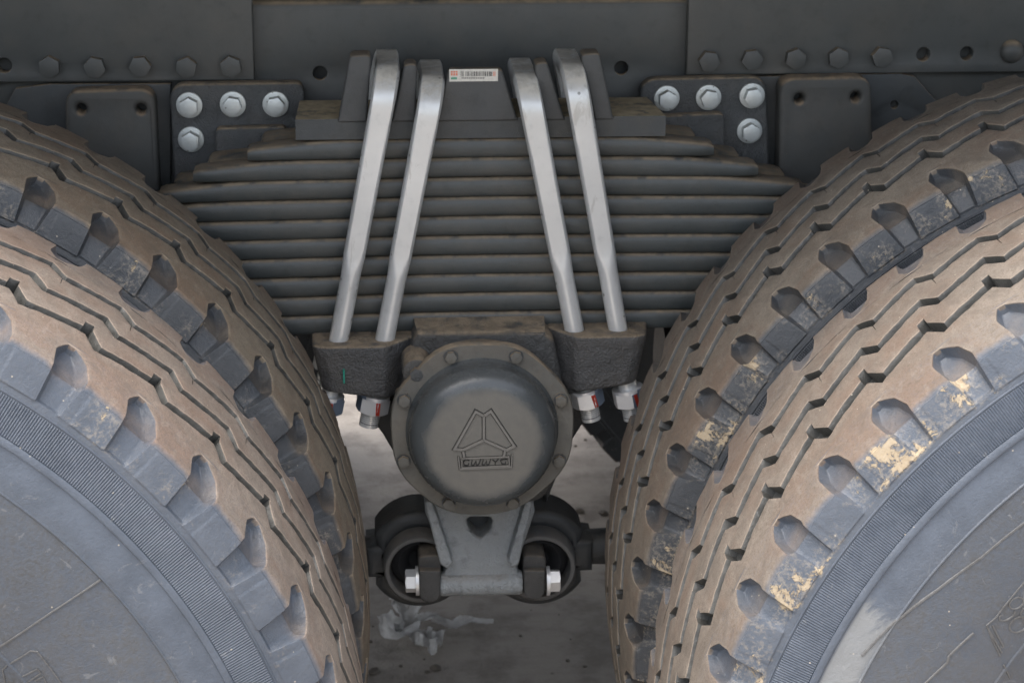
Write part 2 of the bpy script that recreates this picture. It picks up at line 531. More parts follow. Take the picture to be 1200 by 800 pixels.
def groove_edge(phi, ps, pe, clo, chi):
    """zigzag edge: steps from clo to chi over [ps, pe], drifts back over the rest of the pitch"""
    q = (phi - ps) % 1.0
    w = pe - ps
    return np.where(q < w, clo + (chi - clo) * q / w, chi + (clo - chi) * (q - w) / (1 - w))


GRO = [  # far edge (start, end, lo, hi), near edge, notch (phi0, phi1, which, extra)
    ((.315, .545, -65, -48), (.285, .51, -51, -35), (.49, .61, 'n', 12)),
    ((.19, .39, -16, 3), (.13, .34, -2, 15), None),
    ((.075, .24, 31, 50), (0.0, .165, 45, 63.5), (-.055, .075, 'f', -11)),
]
S_A, S_B = -.24, .25


def tyre_columns():
    cols = set()
    for f, n, nt in GRO:
        for e in (f[0], f[1], n[0], n[1]): cols.add(round(((e + .5) % 1) - .5, 4))
        if nt:
            for e in nt[:2]:
                cols.add(round(e - .004, 4)); cols.add(round(e + .004, 4))
    for e in (S_A - .02, S_A, S_A + .006, S_B - .006, S_A + .03, S_A + .06, S_A + .10, S_B - .10, S_B - .06, S_B - .03, S_B, S_B + .02, .355, .368, -.45, .46, -.5):
        cols.add(round(((e + .5) % 1) - .5, 4))
    cs = sorted(cols)
    cs = [c for i, c in enumerate(cs) if i == 0 or c - cs[i - 1] > .0028]
    out = []
    for i, c in enumerate(cs):
        out.append(c)
        nx = cs[i + 1] if i + 1 < len(cs) else .5
        k = int((nx - c) / .055)
        for j in range(1, k + 1): out.append(c + (nx - c) * j / (k + 1))
    return np.array(out)


def build_tyre(NP):
    """NP shoulder pockets round the tyre"""
    PD = 2 * math.pi / NP
    cols = tyre_columns(); nc = len(cols)
    verts, faces, grime = [], [], []
    base = 0

    def grid(P, G, wrap=True, sky_tint=1.0):  # alpha: where the bluish sky light painted into the rubber shows
        nonlocal base
        nr, ncol = P.shape[:2]
        G = G.reshape(-1, 3)
        verts.append(P.reshape(-1, 3)); grime.append(np.concatenate([G, np.full((len(G), 1), sky_tint)], 1))
        i, j = np.meshgrid(np.arange(nr - 1), np.arange(ncol if wrap else ncol - 1), indexing='ij')
        j2 = (j + 1) % ncol
        q = np.stack([i * ncol + j, i * ncol + j2, (i + 1) * ncol + j2, (i + 1) * ncol + j], -1).reshape(-1, 4) + base
        faces.append(q); base += nr * ncol

    PH = np.tile(cols, NP); K = np.repeat(np.arange(NP), nc)
    TH = -(K + PH) * PD                              # absolute angle of every column
    jit = lambda k: .45 * np.sin(TH * 61 + k) + .35 * np.sin(TH * 143 + 2.1 * k) + .25 * np.sin(TH * 307 + 3.7 * k)
    # ---- tread with three zigzag grooves
    LIM = 78.0
    rows = [(np.full_like(TH, -LIM), 0 * TH, 1.0)]
    edges = []
    for gi, (f, n, nt) in enumerate(GRO):
        fe = groove_edge(PH, *f); ne = groove_edge(PH, *n)
        if nt:
            inside = (PH > nt[0]) & (PH < nt[1])
            if nt[2] == 'f': fe = fe + np.where(inside, nt[3], 0)
            else: ne = ne + np.where(inside, nt[3], 0)
        edges.append((fe + jit(gi), ne + jit(gi + 5)))
    prev = np.full_like(TH, -LIM)
    one = np.ones_like(TH)
    for gi, (fe, ne) in enumerate(edges):
        for t in (.25, .5, .75):
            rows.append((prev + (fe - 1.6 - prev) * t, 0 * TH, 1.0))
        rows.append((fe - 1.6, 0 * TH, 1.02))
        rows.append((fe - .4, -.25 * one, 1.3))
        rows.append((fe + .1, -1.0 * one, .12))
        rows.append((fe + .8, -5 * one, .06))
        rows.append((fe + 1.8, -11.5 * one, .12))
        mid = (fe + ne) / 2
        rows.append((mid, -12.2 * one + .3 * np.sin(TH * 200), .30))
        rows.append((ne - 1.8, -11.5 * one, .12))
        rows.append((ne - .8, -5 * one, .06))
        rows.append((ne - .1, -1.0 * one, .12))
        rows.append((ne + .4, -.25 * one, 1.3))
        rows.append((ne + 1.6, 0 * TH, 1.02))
        prev = ne + 1.6
    for t in (.33, .66, 1.0):
        rows.append((prev + (LIM - prev) * t, 0 * TH, 1.0))
    P, G = [], []
    for c, h, d in rows:
        v = c - 124.0
        hh = h + .28 * wob(TH, c)
        P.append(surf(v, hh, TH))
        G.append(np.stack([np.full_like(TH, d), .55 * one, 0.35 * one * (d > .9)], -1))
    grid(np.array(P), np.array(G), sky_tint=0.0)
    # ---- shoulder pockets and flank pads, near side then far side
    hi_v = np.array([-47, -43, -42, -38, -26, -7, 5, 30, 32, 34]); hi_p = np.array([-.24, -.13, -.125, -.17, -.245, -.21, -.185, -.135, -.15, -.24])
    lo_v = np.array([-47, -43, -42, -36, -28, -7, 9, 28, 32, 34]); lo_p = np.array([.25, -.02, -.03, .07, .17, .255, .235, .205, .20, .25])
    Dv = np.array([-42.2, -41.2, -38, -25, -8, 0, 5, 15, 26, 29.5, 31.0]); Dd = np.array([0, 7.5, 9.5, 11.5, 12.5, 12.5, 11, 7.5, 4.6, 3.6, 0])
    Vrows = np.array([-46, -43.4, -42.2, -41.6, -41.0, -39, -36, -32, -28, -24, -19, -14, -9, -5, -2.5, -.8, .6, 2, 3.6, 4.8, 5.5, 8, 11, 15, 19, 23, 26.5, 29.2, 30.2, 31.0, 31.8, 32.5, 34.5, 37.5])
    W = np.interp(cols, [S_A - .02, S_A, S_A + .006, S_A + .03, S_A + .06, S_A + .10, S_B - .10, S_B - .06, S_B - .03, S_B - .006, S_B, S_B + .02], [0, .015, .14, .62, .92, 1, 1, .92, .62, .14, .015, 0])
    rp1 = rng.normal(0, .010, NP).clip(-.02, .02)[K]; rp2 = rng.normal(1, .09, NP).clip(.8, 1.15)[K]
    win = np.tile(np.clip((.5 - np.abs(cols)) / .2, 0, 1), NP)
    for side in (1, -1):
        P, G = [], []
        for v in Vrows:
            hp, lp = np.interp(v, hi_v, hi_p), np.interp(v, lo_v, lo_p)
            wphi = np.interp(cols, [-.5, -.45, S_A, S_B, .34, .38, .5], [-.5, -.45, hp, lp, max(.33, lp + .06), .38, .5])
            dep = np.interp(v, Dv, Dd)
            h = -dep * W * (1.0 if side > 0 else .6)
            pad = np.interp(v, [4.8, 5.5, 31, 32.3], [0, 1.1, 1.1, 0])
            strip = (cols > S_B - .001) & (cols < .36)
            pk = (cols > S_A + .001) & (cols < S_B - .001)
            h = h + np.where(pk, 0, pad * np.where(strip, .6, 1.0)) + np.where(pk, pad * (1 - W), 0)
            th = -(K + np.tile(wphi, NP) + rp1 * win) * PD
            hh = np.tile(h, NP) * np.where(np.tile(h, NP) < 0, rp2, 1) + (.28 * wob(th, v + 124) if v < 0 else .15 * wob(th, v))
            P.append(surf(np.full_like(th, v), hh, th))
            dust = np.interp(v, [-9, 0, 3, 7], [1.0, .62, .40, .08])
            dloc = np.where(pk & (W > .1), np.interp(v, [-41, -36, -24, -8, 4, 12, 40], [.22, .30, .42, .46, .40, .24, .08]), dust)
            rim = ((np.abs(cols - S_A + .01) < .012) | (np.abs(cols - S_B - .01) < .012)) & (-42 < v < 31)
            dloc = np.where(rim, np.minimum(1.15, dloc + .12), dloc)
            if abs(v + 42.8) < .8: dloc = np.where((cols > S_A - .01) & (cols < S_B + .01), 1.3, dloc)
            sd = np.interp(v, [-5, 0, 6, 30, 38], [.6, .55, .42, .42, .6])
            mz = np.interp(v, [-10, -2, 4, 32, 38], [.30, .55, 1, 1, .6])
            G.append(np.stack([np.tile(dloc, NP), np.full_like(th, sd), np.full_like(th, mz)], -1))
        P, G = np.array(P), np.array(G)
        if side < 0:
            P = P * np.array([1, -1, 1]); a = PD * .55
            P = np.stack([P[..., 0] * math.cos(a) - P[..., 2] * math.sin(a), P[..., 1], P[..., 0] * math.sin(a) + P[..., 2] * math.cos(a)], -1)
        grid(P, G)
    # ---- sidewalls
    side_prof = [(35.5, -1.5), (36.2, .1), (36.8, .9), (37.6, .9), (38.3, -.1), (38.9, -.3), (66.2, -.3), (66.6, 1.0), (68, 1.5), (71, 1.5), (72.2, 1.0), (72.8, -1.0), (76, -1.2), (88, -.6), (101.5, -.5), (102.4, .5), (103.2, .5), (104.2, -.8), (108, -.6), (120, 0), (135, 0), (150, 0), (170, 0), (190, 0), (205, 0), (206, 1.2), (208, 1.2), (209, 0), (225, 0), (240, 0), (252, 0), (262, 0)]
    th = -np.arange(324) / 324 * 2 * math.pi
    for side in (1, -1):
        P, G = [], []
        for v, h in side_prof:
            P.append(surf(np.full_like(th, v), np.full_like(th, h) + .12 * wob(th, v), th))
            sd = np.interp(v, [36, 66, 73, 100, 104, 130, 200], [.35, .35, .15, .22, 1.0, 1.0, 1.0])
            mz = np.interp(v, [36, 66, 74, 100, 106], [.55, .4, .5, .5, 0])
            G.append(np.stack([np.full_like(th, .0), np.full_like(th, sd), np.full_like(th, mz)], -1))
        P = np.array(P)
        if side < 0: P = P * np.array([1, -1, 1])
        grid(P, np.array(G))
    # ---- fine radial ribs on the near band
    NR = 1500
    th = -np.arange(NR * 2) / (NR * 2) * 2 * math.pi
    up = np.where(np.arange(NR * 2) % 2 == 0, .75, -.25)
    P, G = [], []
    for v, k in ((38.6, 0), (39.4, 1), (52, 1), (65.6, 1), (66.4, 0)):
        P.append(surf(np.full_like(th, v), up * k - (1 - k) * .3, th))
        G.append(np.stack([np.full_like(th, 0), .25 + .10 * (up > 0) , np.full_like(th, .45)], -1))
    grid(np.array(P), np.array(G))
    V = np.concatenate(verts); F = np.concatenate(faces); Gr = np.concatenate(grime)
    me = bpy.data.meshes.new('tyre')
    me.vertices.add(len(V)); me.vertices.foreach_set('co', V.astype(np.float32).ravel())
    me.loops.add(F.size); me.loops.foreach_set('vertex_index', F.astype(np.int32).ravel())
    me.polygons.add(len(F)); me.polygons.foreach_set('loop_start', np.arange(0, F.size, 4, dtype=np.int32))
    me.update(calc_edges=True); me.validate()
    ca = me.attributes.new('grime', 'FLOAT_COLOR', 'POINT')
    ca.data.foreach_set('color', Gr.astype(np.float32).ravel())
    bm = bmesh.new(); bm.from_mesh(me)
    bmesh.ops.recalc_face_normals(bm, faces=bm.faces)
    bm.to_mesh(me); bm.free()
    shade(me, 28)
    me.materials.append(M['tyre_f'])
    return me


TYRE = {51: build_tyre(51), 55: build_tyre(55)}
RIM = lathe([(-.10, .0), (-.10, .11), (-.07, .125), (-.06, .20), (-.085, .245), (-.118, .262), (-.132, .284), (-.126, .292), (-.116, .284), (-.10, .268), (.10, .268), (.126, .292), (.132, .284), (.11, .255), (-.02, .24), (-.03, .0)], (0, 0, 0), (0, 1, 0), 64)
RIM.materials.append(M['rim'])

WX = .675
YO, YI = .011, .361


def wheel(x, y, th0, mat, label, group, flip=False, n=51):
    t = thing('truck_wheel', label, 'wheel', (x, y, Z0), group)
    if flip: t.rotation_euler = (0, 0, math.pi)
    o = bpy.data.objects.new('tyre', TYRE[n]); C.objects.link(o); o.parent = t
    o.rotation_euler = (0, -th0, 0)
    o.material_slots[0].link = 'OBJECT'; o.material_slots[0].material = mat
    r = bpy.data.objects.new('rim', RIM); C.objects.link(r); r.parent = t
    return t, o


WG = 'dual truck wheels on the near side'
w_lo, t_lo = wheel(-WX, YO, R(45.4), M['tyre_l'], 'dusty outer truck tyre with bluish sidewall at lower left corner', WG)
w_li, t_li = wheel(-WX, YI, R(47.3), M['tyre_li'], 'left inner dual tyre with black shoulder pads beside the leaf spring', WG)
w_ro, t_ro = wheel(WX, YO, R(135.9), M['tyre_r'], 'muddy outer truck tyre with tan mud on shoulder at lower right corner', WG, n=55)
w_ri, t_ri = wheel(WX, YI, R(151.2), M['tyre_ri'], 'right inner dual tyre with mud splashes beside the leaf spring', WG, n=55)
FG = 'wheels on the far side of the truck'
for x in (-WX, WX):
    for y in (1.829, 2.179):
        side = 'left' if x < 0 else 'right'
        wheel(x, y, R(11 * y), M['tyre_f'], 'shaded tyre on far side of truck, %s axle, %s one of its pair' % (side, 'nearer' if y < 2 else 'farther'), FG, flip=True)


# embossed marks on the outer sidewalls
def on_side(side, px, py):
    """point on the sidewall of an outer wheel seen at a pixel -> (v, theta)"""
    xc = -WX if side == 'L' else WX
    d = FWD + (px - 600) / FPX * RIGHT - (py - 400) / FPX * UP
    lo, hi = 1.2, 1.75
    t = np.linspace(lo, hi, 4000)
    X = np.array([CX, CY, CZ])[None] + t[:, None] * np.array(d)[None]
    rad = np.hypot(X[:, 0] - xc, X[:, 2] - Z0); yy = X[:, 1] - YO
    sel = VV > 0
    ys = np.interp(rad, PR[sel][::-1], PY[sel][::-1])
    i = int(np.argmax(yy > ys))
    th = math.atan2(X[i, 2] - Z0, X[i, 0] - xc)
    return float(np.interp(rad[i], PR[sel][::-1], VV[sel][::-1])), th


def ridge_mesh(side, tyre_obj, lines, w, h):
    bm = bmesh.new()
    th0 = -tyre_obj.rotation_euler[1]
    for pts in lines:
        vt = [on_side(side, *p) for p in pts]
        dense = []
        for (a, b), (c, d) in zip(vt, vt[1:]):
            k = max(2, int(abs(a - c) / 4) + int(abs(b - d) * 60))
            for q in range(k): dense.append((a + (c - a) * q / k, b + (d - b) * q / k))
        dense.append(vt[-1])
        rings = []
        for i, (v, th) in enumerate(dense):
            v0, t0 = dense[max(i - 1, 0)]; v1, t1 = dense[min(i + 1, len(dense) - 1)]
            r = float(np.interp(v, VV, PR)) * 1000
            dv, dt = v1 - v0, (t1 - t0) * r
            L = math.hypot(dv, dt) or 1; pv, pt = -dt / L, dv / L
            ring = []
            for off, hh in ((-w, -.6), (-w * .5, h), (w * .5, h), (w, -.6)):
                q = surf(np.array(v + pv * off), np.array(hh), np.array(th + pt * off / r - th0))
                ring.append(bm.verts.new(tuple(q)))
            rings.append(ring)
        for a, b in zip(rings, rings[1:]):
            for k in range(3): bm.faces.new((a[k], a[k + 1], b[k + 1], b[k]))
        bm.faces.new(rings[0]); bm.faces.new(rings[-1][::-1])
    me = finish(bm, 40)
    at_ = me.attributes.new('grime', 'FLOAT_COLOR', 'POINT')
    at_.data.foreach_set('color', [0, 1.0, 0, 1] * len(me.vertices))
    return me


def emboss(name, side, wheel_t, tyre_o, mat, lines, w, h):
    o = bpy.data.objects.new(name, ridge_mesh(side, tyre_o, lines, w, h)); C.objects.link(o)
    o.data.materials.append(mat); o.parent = tyre_o
    return o


M['ridge'] = tyre_mat('ridge_rubber', mud=0, black=(.11, .11, .11))
emboss('mould_ridge', 'L', w_lo, t_lo, M['ridge'], [[(118, 679), (60, 717), (-30, 773)]], .9, .9)
emboss('embossed_frame', 'L', w_lo, t_lo, M['ridge'], [[(10, 822), (3, 784), (8, 779), (36, 762), (44, 763), (80, 812)]], .8, .7)
emboss('embossed_letter', 'L', w_lo, t_lo, M['ridge'], [[(26, 792), (44, 783), (48, 788), (30, 800)], [(41, 797), (51, 792), (54, 798), (46, 806)]], .7, .7)
emboss('mould_ridge', 'R', w_ro, t_ro, M['ridge'], [[(1010, 768), (1046, 731), (1100, 690), (1150, 653), (1215, 602)]], 1.4, .5)
emboss('mould_ridge', 'R', w_ro, t_ro, M['ridge'], [[(1082, 802), (1110, 776), (1112, 768), (1141, 741)]], 1.2, .8)
emboss('embossed_frame', 'R', w_ro, t_ro, M['ridge'], [[(1172, 768), (1156, 732), (1166, 724), (1200, 682), (1225, 655)]], .8, .8)
emboss('embossed_letter', 'R', w_ro, t_ro, M['ridge'],
       [[(x0_ + a * math.cos(t) * .87 + b * math.sin(t) * .5, y0_ - a * math.cos(t) * .5 + b * math.sin(t) * .87) for t in [k * math.pi / 10 for k in range(n_)]]
        for x0_, y0_, a, b, n_ in ((1180, 720, 10, 5, 14), (1191, 706, 9, 6, 21), (1194, 731, 12, 8, 21), (1206, 716, 11, 7, 21))], .9, .8)
emboss('embossed_bar', 'R', w_ro, t_ro, M['ridge'], [[(1157, 734), (1174, 764)], [(1163, 732), (1176, 757)], [(1176, 778), (1183, 793)]], .9, 1.0)

# ------------------------------------------------------------------ truck body above (unseen, extent set by the shade it casts)
BED_Z = .88 + Z0
bed = thing('unseen_cargo_bed', 'unseen dark steel cargo bed floor shading the chassis', 'cargo bed', (0, 1.09, BED_Z))
link('floor_plate', box_mesh(-3.8, 3.2, .05, 2.30, BED_Z, BED_Z + .06, .004), M['gusset'], bed)
for k in range(11):
    x = -3.5 + .62 * k
    link('cross_bearer', box_mesh(x - .04, x + .04, .22, 1.96, BED_Z - .10, BED_Z - .002, .004), M['gusset'], bed)

# ------------------------------------------------------------------ chassis frame
fr = thing('chassis_frame', 'dark grey truck frame rail with bolted plates across the top', 'truck frame', (0, .67, .30 + Z0))
zt = at(560, 9, .673).z
zb = .27 + Z0


def hole(px, py, r, Y):
    w = at(px, py, Y); return circle(w.x, w.z, r, 20)


web_holes = [hole(375, 86, .0075, .673), hole(728, 80, .0075, .673)]
x_l, x_r = at(297, 50, .66).x, at(805, 45, .66).x
link('web_plate', plate_mesh([(-1.6, zb), (1.6, zb), (1.6, zt), (-1.6, zt)], web_holes, .673, .681, .0015), M['frame'], fr)
link('inner_web', box_mesh(-1.6, 1.6, .700, .708, zb, zt - .01, .001), M['gusset'], fr)
# top flange with its rounded bend
bm = bmesh.new()
prof = [(.673, zt - .0005), (.6735, zt + .003), (.6755, zt + .0062), (.679, zt + .008), (.70, zt + .008), (.76, zt + .008), (.76, zt), (.69, zt)]
rows = [[bm.verts.new((x, y, z)) for (y, z) in prof] for x in (x_l - .02, x_r + .02)]
for a, b in zip(range(len(prof)), list(range(1, len(prof))) + [0]):
    bm.faces.new((rows[0][a], rows[0][b], rows[1][b], rows[1][a]))
bm.faces.new(rows[0]); bm.faces.new(rows[1][::-1])
link('top_flange', finish(bm), M['frame'], fr)
ztop = at(150, -60, .66).z
zl = at(150, 95.5, .655).z
zr = at(930, 87, .655).z
link('side_plate', plate_mesh([(-1.6, zl), (x_l, zl), (x_l, ztop), (-1.6, ztop)], [hole(5, 77, .008, .655)], .655, .6715, .0015), M['frame'], fr)
link('side_plate', plate_mesh([(x_r, zr), (1.6, zr), (1.6, ztop), (x_r, ztop)], [hole(1082, 64, .0075, .655), hole(1133, 63, .0075, .655)], .655, .6715, .0015), M['frame'], fr)
link('gusset_plate', plate_mesh(pxy([(-30, 190), (18, 104), (60, 98.5), (200, 98.5), (200, 260), (-30, 260)], .663), [], .663, .6725, .001), M['gusset'], fr)
link('gusset_plate', plate_mesh(pxy([(885, 90), (1055, 86), (1072, 90), (1125, 150), (1125, 230), (885, 230)], .663), [hole(1048, 123, .0045, .663)], .663, .6725, .001), M['gusset'], fr)


def frame_bolt(px, py, rot=0.0, Y=.655, af=.0205):
    w = at(px, py, Y)
    bm = hex_prof(bmesh.new(), (w.x, Y, w.z), (0, -1, 0), af, .011, rot)
    bevel_all(bm, .0006, 1, 40)
    return link('frame_bolt', finish(bm, 30), M['frame'], fr)


for i, px in enumerate((59, 112, 165, 219, 271)): frame_bolt(px, 77 + (i % 2), .3 * i)
for i, (px, py) in enumerate(((830, 71), (880, 69), (931, 68), (981, 67), (1032, 66))): frame_bolt(px, py, .25 * i + .4)
w = at(1185, 60, .655)
link('button_bolt', lathe([(0, .013), (.004, .0128), (.008, .0105), (.0105, .006), (.0115, 0)], (w.x, .655, w.z), (0, -1, 0), 24), M['frame'], fr)
w = at(1021, 116, .66)

fr2 = thing('chassis_frame', 'shaded frame rail on the far side of the chassis', 'truck frame', (0, 1.51, .30 + Z0))
link('web_plate', box_mesh(-3.6, 3.0, 1.499, 1.507, zb, zt, .001), M['frame'], fr2)
link('top_flange', box_mesh(-3.6, 3.0, 1.42, 1.499, zt + .002, zt + .010, .001), M['frame'], fr2)
for x in (-WX, WX):
    ax = thing('drive_axle', 'dark drive axle housing behind the %s tyres' % ('left' if x < 0 else 'right'), 'axle', (x, 1.095, Z0 - .1))
    link('axle_tube', lathe([(0, 0), (0, .075), (.30, .08), (.36, .12), (.44, .20), (.52, .225), (.60, .20), (.68, .12), (.74, .08), (1.04, .075), (1.04, 0)], (x, .575, Z0), (0, 1, 0), 40), M['rod'], ax)
    link('differential', lathe([(0, 0), (0, .17), (.12, .16), (.22, .09), (.30, .07), (.30, 0)], (x - .1, 1.095, Z0), (-1, 0, 0), 32), M['rod'], ax)

# cover plates with two holes
for lab, pts, hs in (
        ('rounded dark cover plate with two holes left of the zinc bolts', [(76, 107), (181, 104), (188, 250), (78, 250)], [(95, 128), (165, 128)]),
        ('rounded dark cover plate with two holes right of the zinc bolts', [(914, 92), (1021, 90), (1024, 250), (912, 250)], [(937, 116), (1003, 114)])):
    t = thing('cover_plate', lab, 'cover plate', at((pts[0][0] + pts[1][0]) / 2, 200, .62), 'cover plates on the frame')
    hol = [hole(h[0], h[1], .0055, .622) for h in hs]
    link('cover_panel', plate_mesh(roundpoly(pxy(pts, .622), [.016, .016, .004, .004], 6), hol, .622, .650, .005, 3), M['plate'], t)
    link('backing', plate_mesh(roundpoly(pxy([(pts[0][0] + 4, pts[0][1] + 4), (pts[1][0] - 4, pts[1][1] + 4), (pts[2][0] - 4, 250), (pts[3][0] + 4, 250)], .622), .012), [], .651, .6625, 0), M['gusset'], t)


# spring stop brackets with zinc bolts
def flange_bolt(parent, px, py, Y, rot):
    w = at(px, py, Y)
    hd = link('zinc_bolt', finish(hex_prof(lathe_bm(bmesh.new(), [(0, 0), (0, .0142), (.0024, .0142), (.0030, .0138), (.0034, .012), (.0034, 0)], (w.x, Y, w.z), (0, -1, 0), 28),
                                           (w.x, Y - .0030, w.z), (0, -1, 0), .0178, .0125, rot), 30), M['zinc'], parent)
    return hd


for lab, pts, cuts, bolts in (
        ('left bracket with four zinc bolts on the frame beside spring', [(198, 99), (352, 97), (357, 108), (357, 230), (205, 230)],
         [(252, 152), (335, 150), (345, 240), (252, 240)], [(222, 123), (273, 122), (323, 122), (224, 163)]),
        ('right bracket with four zinc bolts on the frame beside spring', [(750, 93), (898, 90), (903, 230), (752, 230)],
         [(770, 138), (850, 134), (852, 240), (770, 240)], [(781, 115), (830, 114), (881, 112), (878, 153)])):
    t = thing('spring_bracket', lab, 'bracket', at((pts[0][0] + pts[1][0]) / 2, 200, .635), 'spring brackets on the frame')
    n = len(pts)
    link('bracket_plate', plate_mesh(roundpoly(pxy(pts, .635), [.017, .017] + [.003] * (n - 2), 6), [], .635, .6545 if n == 5 else .6545, .0035, 3), M['cast'], t)
    link('stop_block', plate_mesh(roundpoly(pxy(cuts, .612), [.006, .006, .001, .001], 4), [], .618, .6345, .003, 2), M['cast'], t)
    for i, (bx, by) in enumerate(bolts): flange_bolt(t, bx, by, .635, .35 * i)

# ------------------------------------------------------------------ leaf spring
YF, YB = .530, .622
sp_t = thing('leaf_spring', 'thick dark leaf spring pack of stacked dusty steel leaves', 'leaf spring', (at(565, 400, .57).x, .575, at(565, 392, .53).z))
z_top = at(565, 162, YF).z; z_bot = at(565, 388, YF).z
NL = 10
t_leaf = (z_top - z_bot) / NL


def leaf_mesh(x0, x1, z0, z1, seed):
    """one leaf: rounded front edge, a groove along its top, ends rolled thinner"""
    t = z1 - z0 - .0007
    yw = YB - YF
    sec = []   # (y, z rel 0..1 above the bottom) listed round the section
    for q in np.linspace(0, 1, 9):       # front, bulging
        a = -math.pi / 2 + math.pi * q
        sec.append((YF + .0052 * (1 - abs(math.cos(a)) ** .75), .5 + .5 * math.sin(a) * 1.0))
    sec += [(YF + .016, 1.0), (YF + .033, .97), (YF + .038, .86), (YF + .043, .86), (YF + .048, .97), (YB - .012, 1.0), (YB, .85), (YB, .12), (YB - .008, 0)]
    bm = bmesh.new(); rings = []
    L = x1 - x0
    ts = [0, .006, .015, .03, .05, .075, .10, .14] + list(np.linspace(.2, L - .2, 14)) + [L - k for k in (.14, .10, .075, .05, .03, .015, .006, 0)]
    r2 = random.Random(seed)
    ph = r2.random() * 6
    for s in ts:
        e = min(s, L - s)
        thin = .62 + .38 * min(1, e / .085) ** .8 if e < .085 else 1.0
        if e < .006: thin -= .10 * (1 - e / .006)
        x = x0 + s
        sag = -.0042 * (abs(x - (x0 + x1) / 2) / .35) ** 2 + .0003 * math.sin(x * 17 + ph)
        inset = .004 * max(0, 1 - e / .012)
        ring = []
        for k, (y, zz) in enumerate(sec):
            yy = y + inset if y < (YF + YB) / 2 else y - inset
            back = .012 if (y > YF + .036 and e < .02) else 0
            xx = x + (back if s < L / 2 else -back) * (1 - e / .02)
            ring.append(bm.verts.new((xx, yy, z0 + t * thin * zz + sag)))
        rings.append(ring)
    n = len(sec)
    for a, b in zip(rings, rings[1:]):
        for k in range(n): bm.faces.new((a[k], a[(k + 1) % n], b[(k + 1) % n], b[k]))
    bm.faces.new(rings[0]); bm.faces.new(rings[-1][::-1])
    return finish(bm, 40)


ends = [(289, 838), (225, 890), (184, 945), (150, 985), (108, 1030), (66, 1074), (24, 1118), (-16, 1160), (-56, 1200), (-96, 1240)]
for i in range(NL):
    z1 = z_top - i * t_leaf
    px0, px1 = ends[i]
    py = 165 + 22.6 * i
    link('leaf', leaf_mesh(at(px0, py, YF).x, at(px1, py, YF).x, z1 - t_leaf, z1, i), M['leaf'], sp_t)

# saddle on top of the pack
sd = thing('spring_saddle', 'black ribbed saddle block on top of the leaf spring under the clamps', 'saddle block', (at(565, 160, .57).x, .575, z_top))
pz0 = z_top + .0006; pz1 = at(565, 137.5, YF).z
bm = bmesh.new()
pl = [(at(346, 140, YF).x, at(780, 138, YF).x)]
xa, xb = pl[0]
vs = []
for z, ins in ((pz0, 0), (pz1, .0)):
    vs.append([bm.verts.new(v) for v in ((xa + ins, YF - .002, z), (xb - ins, YF - .002, z), (xb - ins - .008, YB, z), (xa + ins + .002, YB, z))])
bm.faces.new(vs[0][::-1]); bm.faces.new(vs[1])
for k in range(4): bm.faces.new((vs[0][k], vs[0][(k + 1) % 4], vs[1][(k + 1) % 4], vs[1][k]))
bevel_all(bm, .002, 2)
link('base_plate', finish(bm), M['saddle_base'], sd)
ribs = [[(396, 139), (410, 59), (435, 58), (430, 139)], [(459, 141), (474, 69), (489, 68), (487, 141)],
        [(512, 141), (526, 78), (588, 78), (607, 141)],
        [(634, 141), (626, 68), (641, 66), (662, 141)], [(697, 139), (680, 57), (703, 56), (719, 137)]]
for k, rb in enumerate(ribs):
    P = pxy(rb, .526)
    P[0] = (P[0][0], pz1 - .003); P[3] = (P[3][0], pz1 - .003)
    yb_ = .540 if k == 2 else .555
    for q in (1, 2): P[q] = (P[q][0], at(rb[q][0], rb[q][1], yb_).z)
    o = link('saddle_rib', plate_mesh(roundpoly(P, [0, .005, .005, 0], 4), [], .524, yb_, .003, 3), M['saddle'], sd)
    if k == 2: center_rib = o
# barcode sticker: flat print on the centre rib
YS = .5234
def srect(a, b, c, d, y): 
    p, q = at(a, b, y), at(c, d, y)
    return (min(p.x, q.x), max(p.x, q.x), min(p.z, q.z), max(p.z, q.z))
bm = bmesh.new()
def quad(bm, r, y, mi, th=.0002):
    x0, x1, z0, z1 = r
    vs = [bm.verts.new(v) for v in ((x0, y, z0), (x1, y, z0), (x1, y, z1), (x0, y, z1))]
    vb = [bm.verts.new((v.co.x, y + th, v.co.z)) for v in vs]
    f = bm.faces.new(vs); f.material_index = mi
    for k in range(4):
        g_ = bm.faces.new((vs[k], vb[k], vb[(k + 1) % 4], vs[(k + 1) % 4])); g_.material_index = mi
quad(bm, srect(526.5, 81.5, 583.5, 95.3, YS), YS, 0, .0006)
rr = random.Random(3)
x = 545.5
while x < 577:
    wd = rr.choice((.5, .5, .8, 1.1)); quad(bm, srect(x, 84, x + wd, 89.5, YS), YS - .0002, 1); x += wd + rr.choice((.45, .6, 1.0))
for a in (578, 579.6): quad(bm, srect(a, 84, a + .9, 89.5, YS), YS - .0002, 2)
for a in (528.3, 531.2, 534): quad(bm, srect(a, 83.5, a + 2.2, 85.4, YS), YS - .0002, 2); quad(bm, srect(a, 86, a + 2.2, 88.8, YS), YS - .0002, 2)
quad(bm, srect(528.5, 90.8, 535.5, 93.3, YS), YS - .0002, 3)
for a in range(7): quad(bm, srect(539 + (a % 2) * 1.5, 83.6 + a * .95, 543.5, 84.0 + a * .95, YS), YS - .0002, 1)
for a in range(13): quad(bm, srect(541 + a * 2.1, 91, 542.3 + a * 2.1, 92.4, YS), YS - .0002, 1)
st = link('barcode_sticker', finish(bm), [M['white'], M['ink'], M['sred'], M['sgreen']], sd)
st.parent = center_rib; st.location = -_wloc(center_rib)
st['label'] = 'white barcode sticker with red and green print'

# ------------------------------------------------------------------ U-bolts
YL, YK = .508, .6435


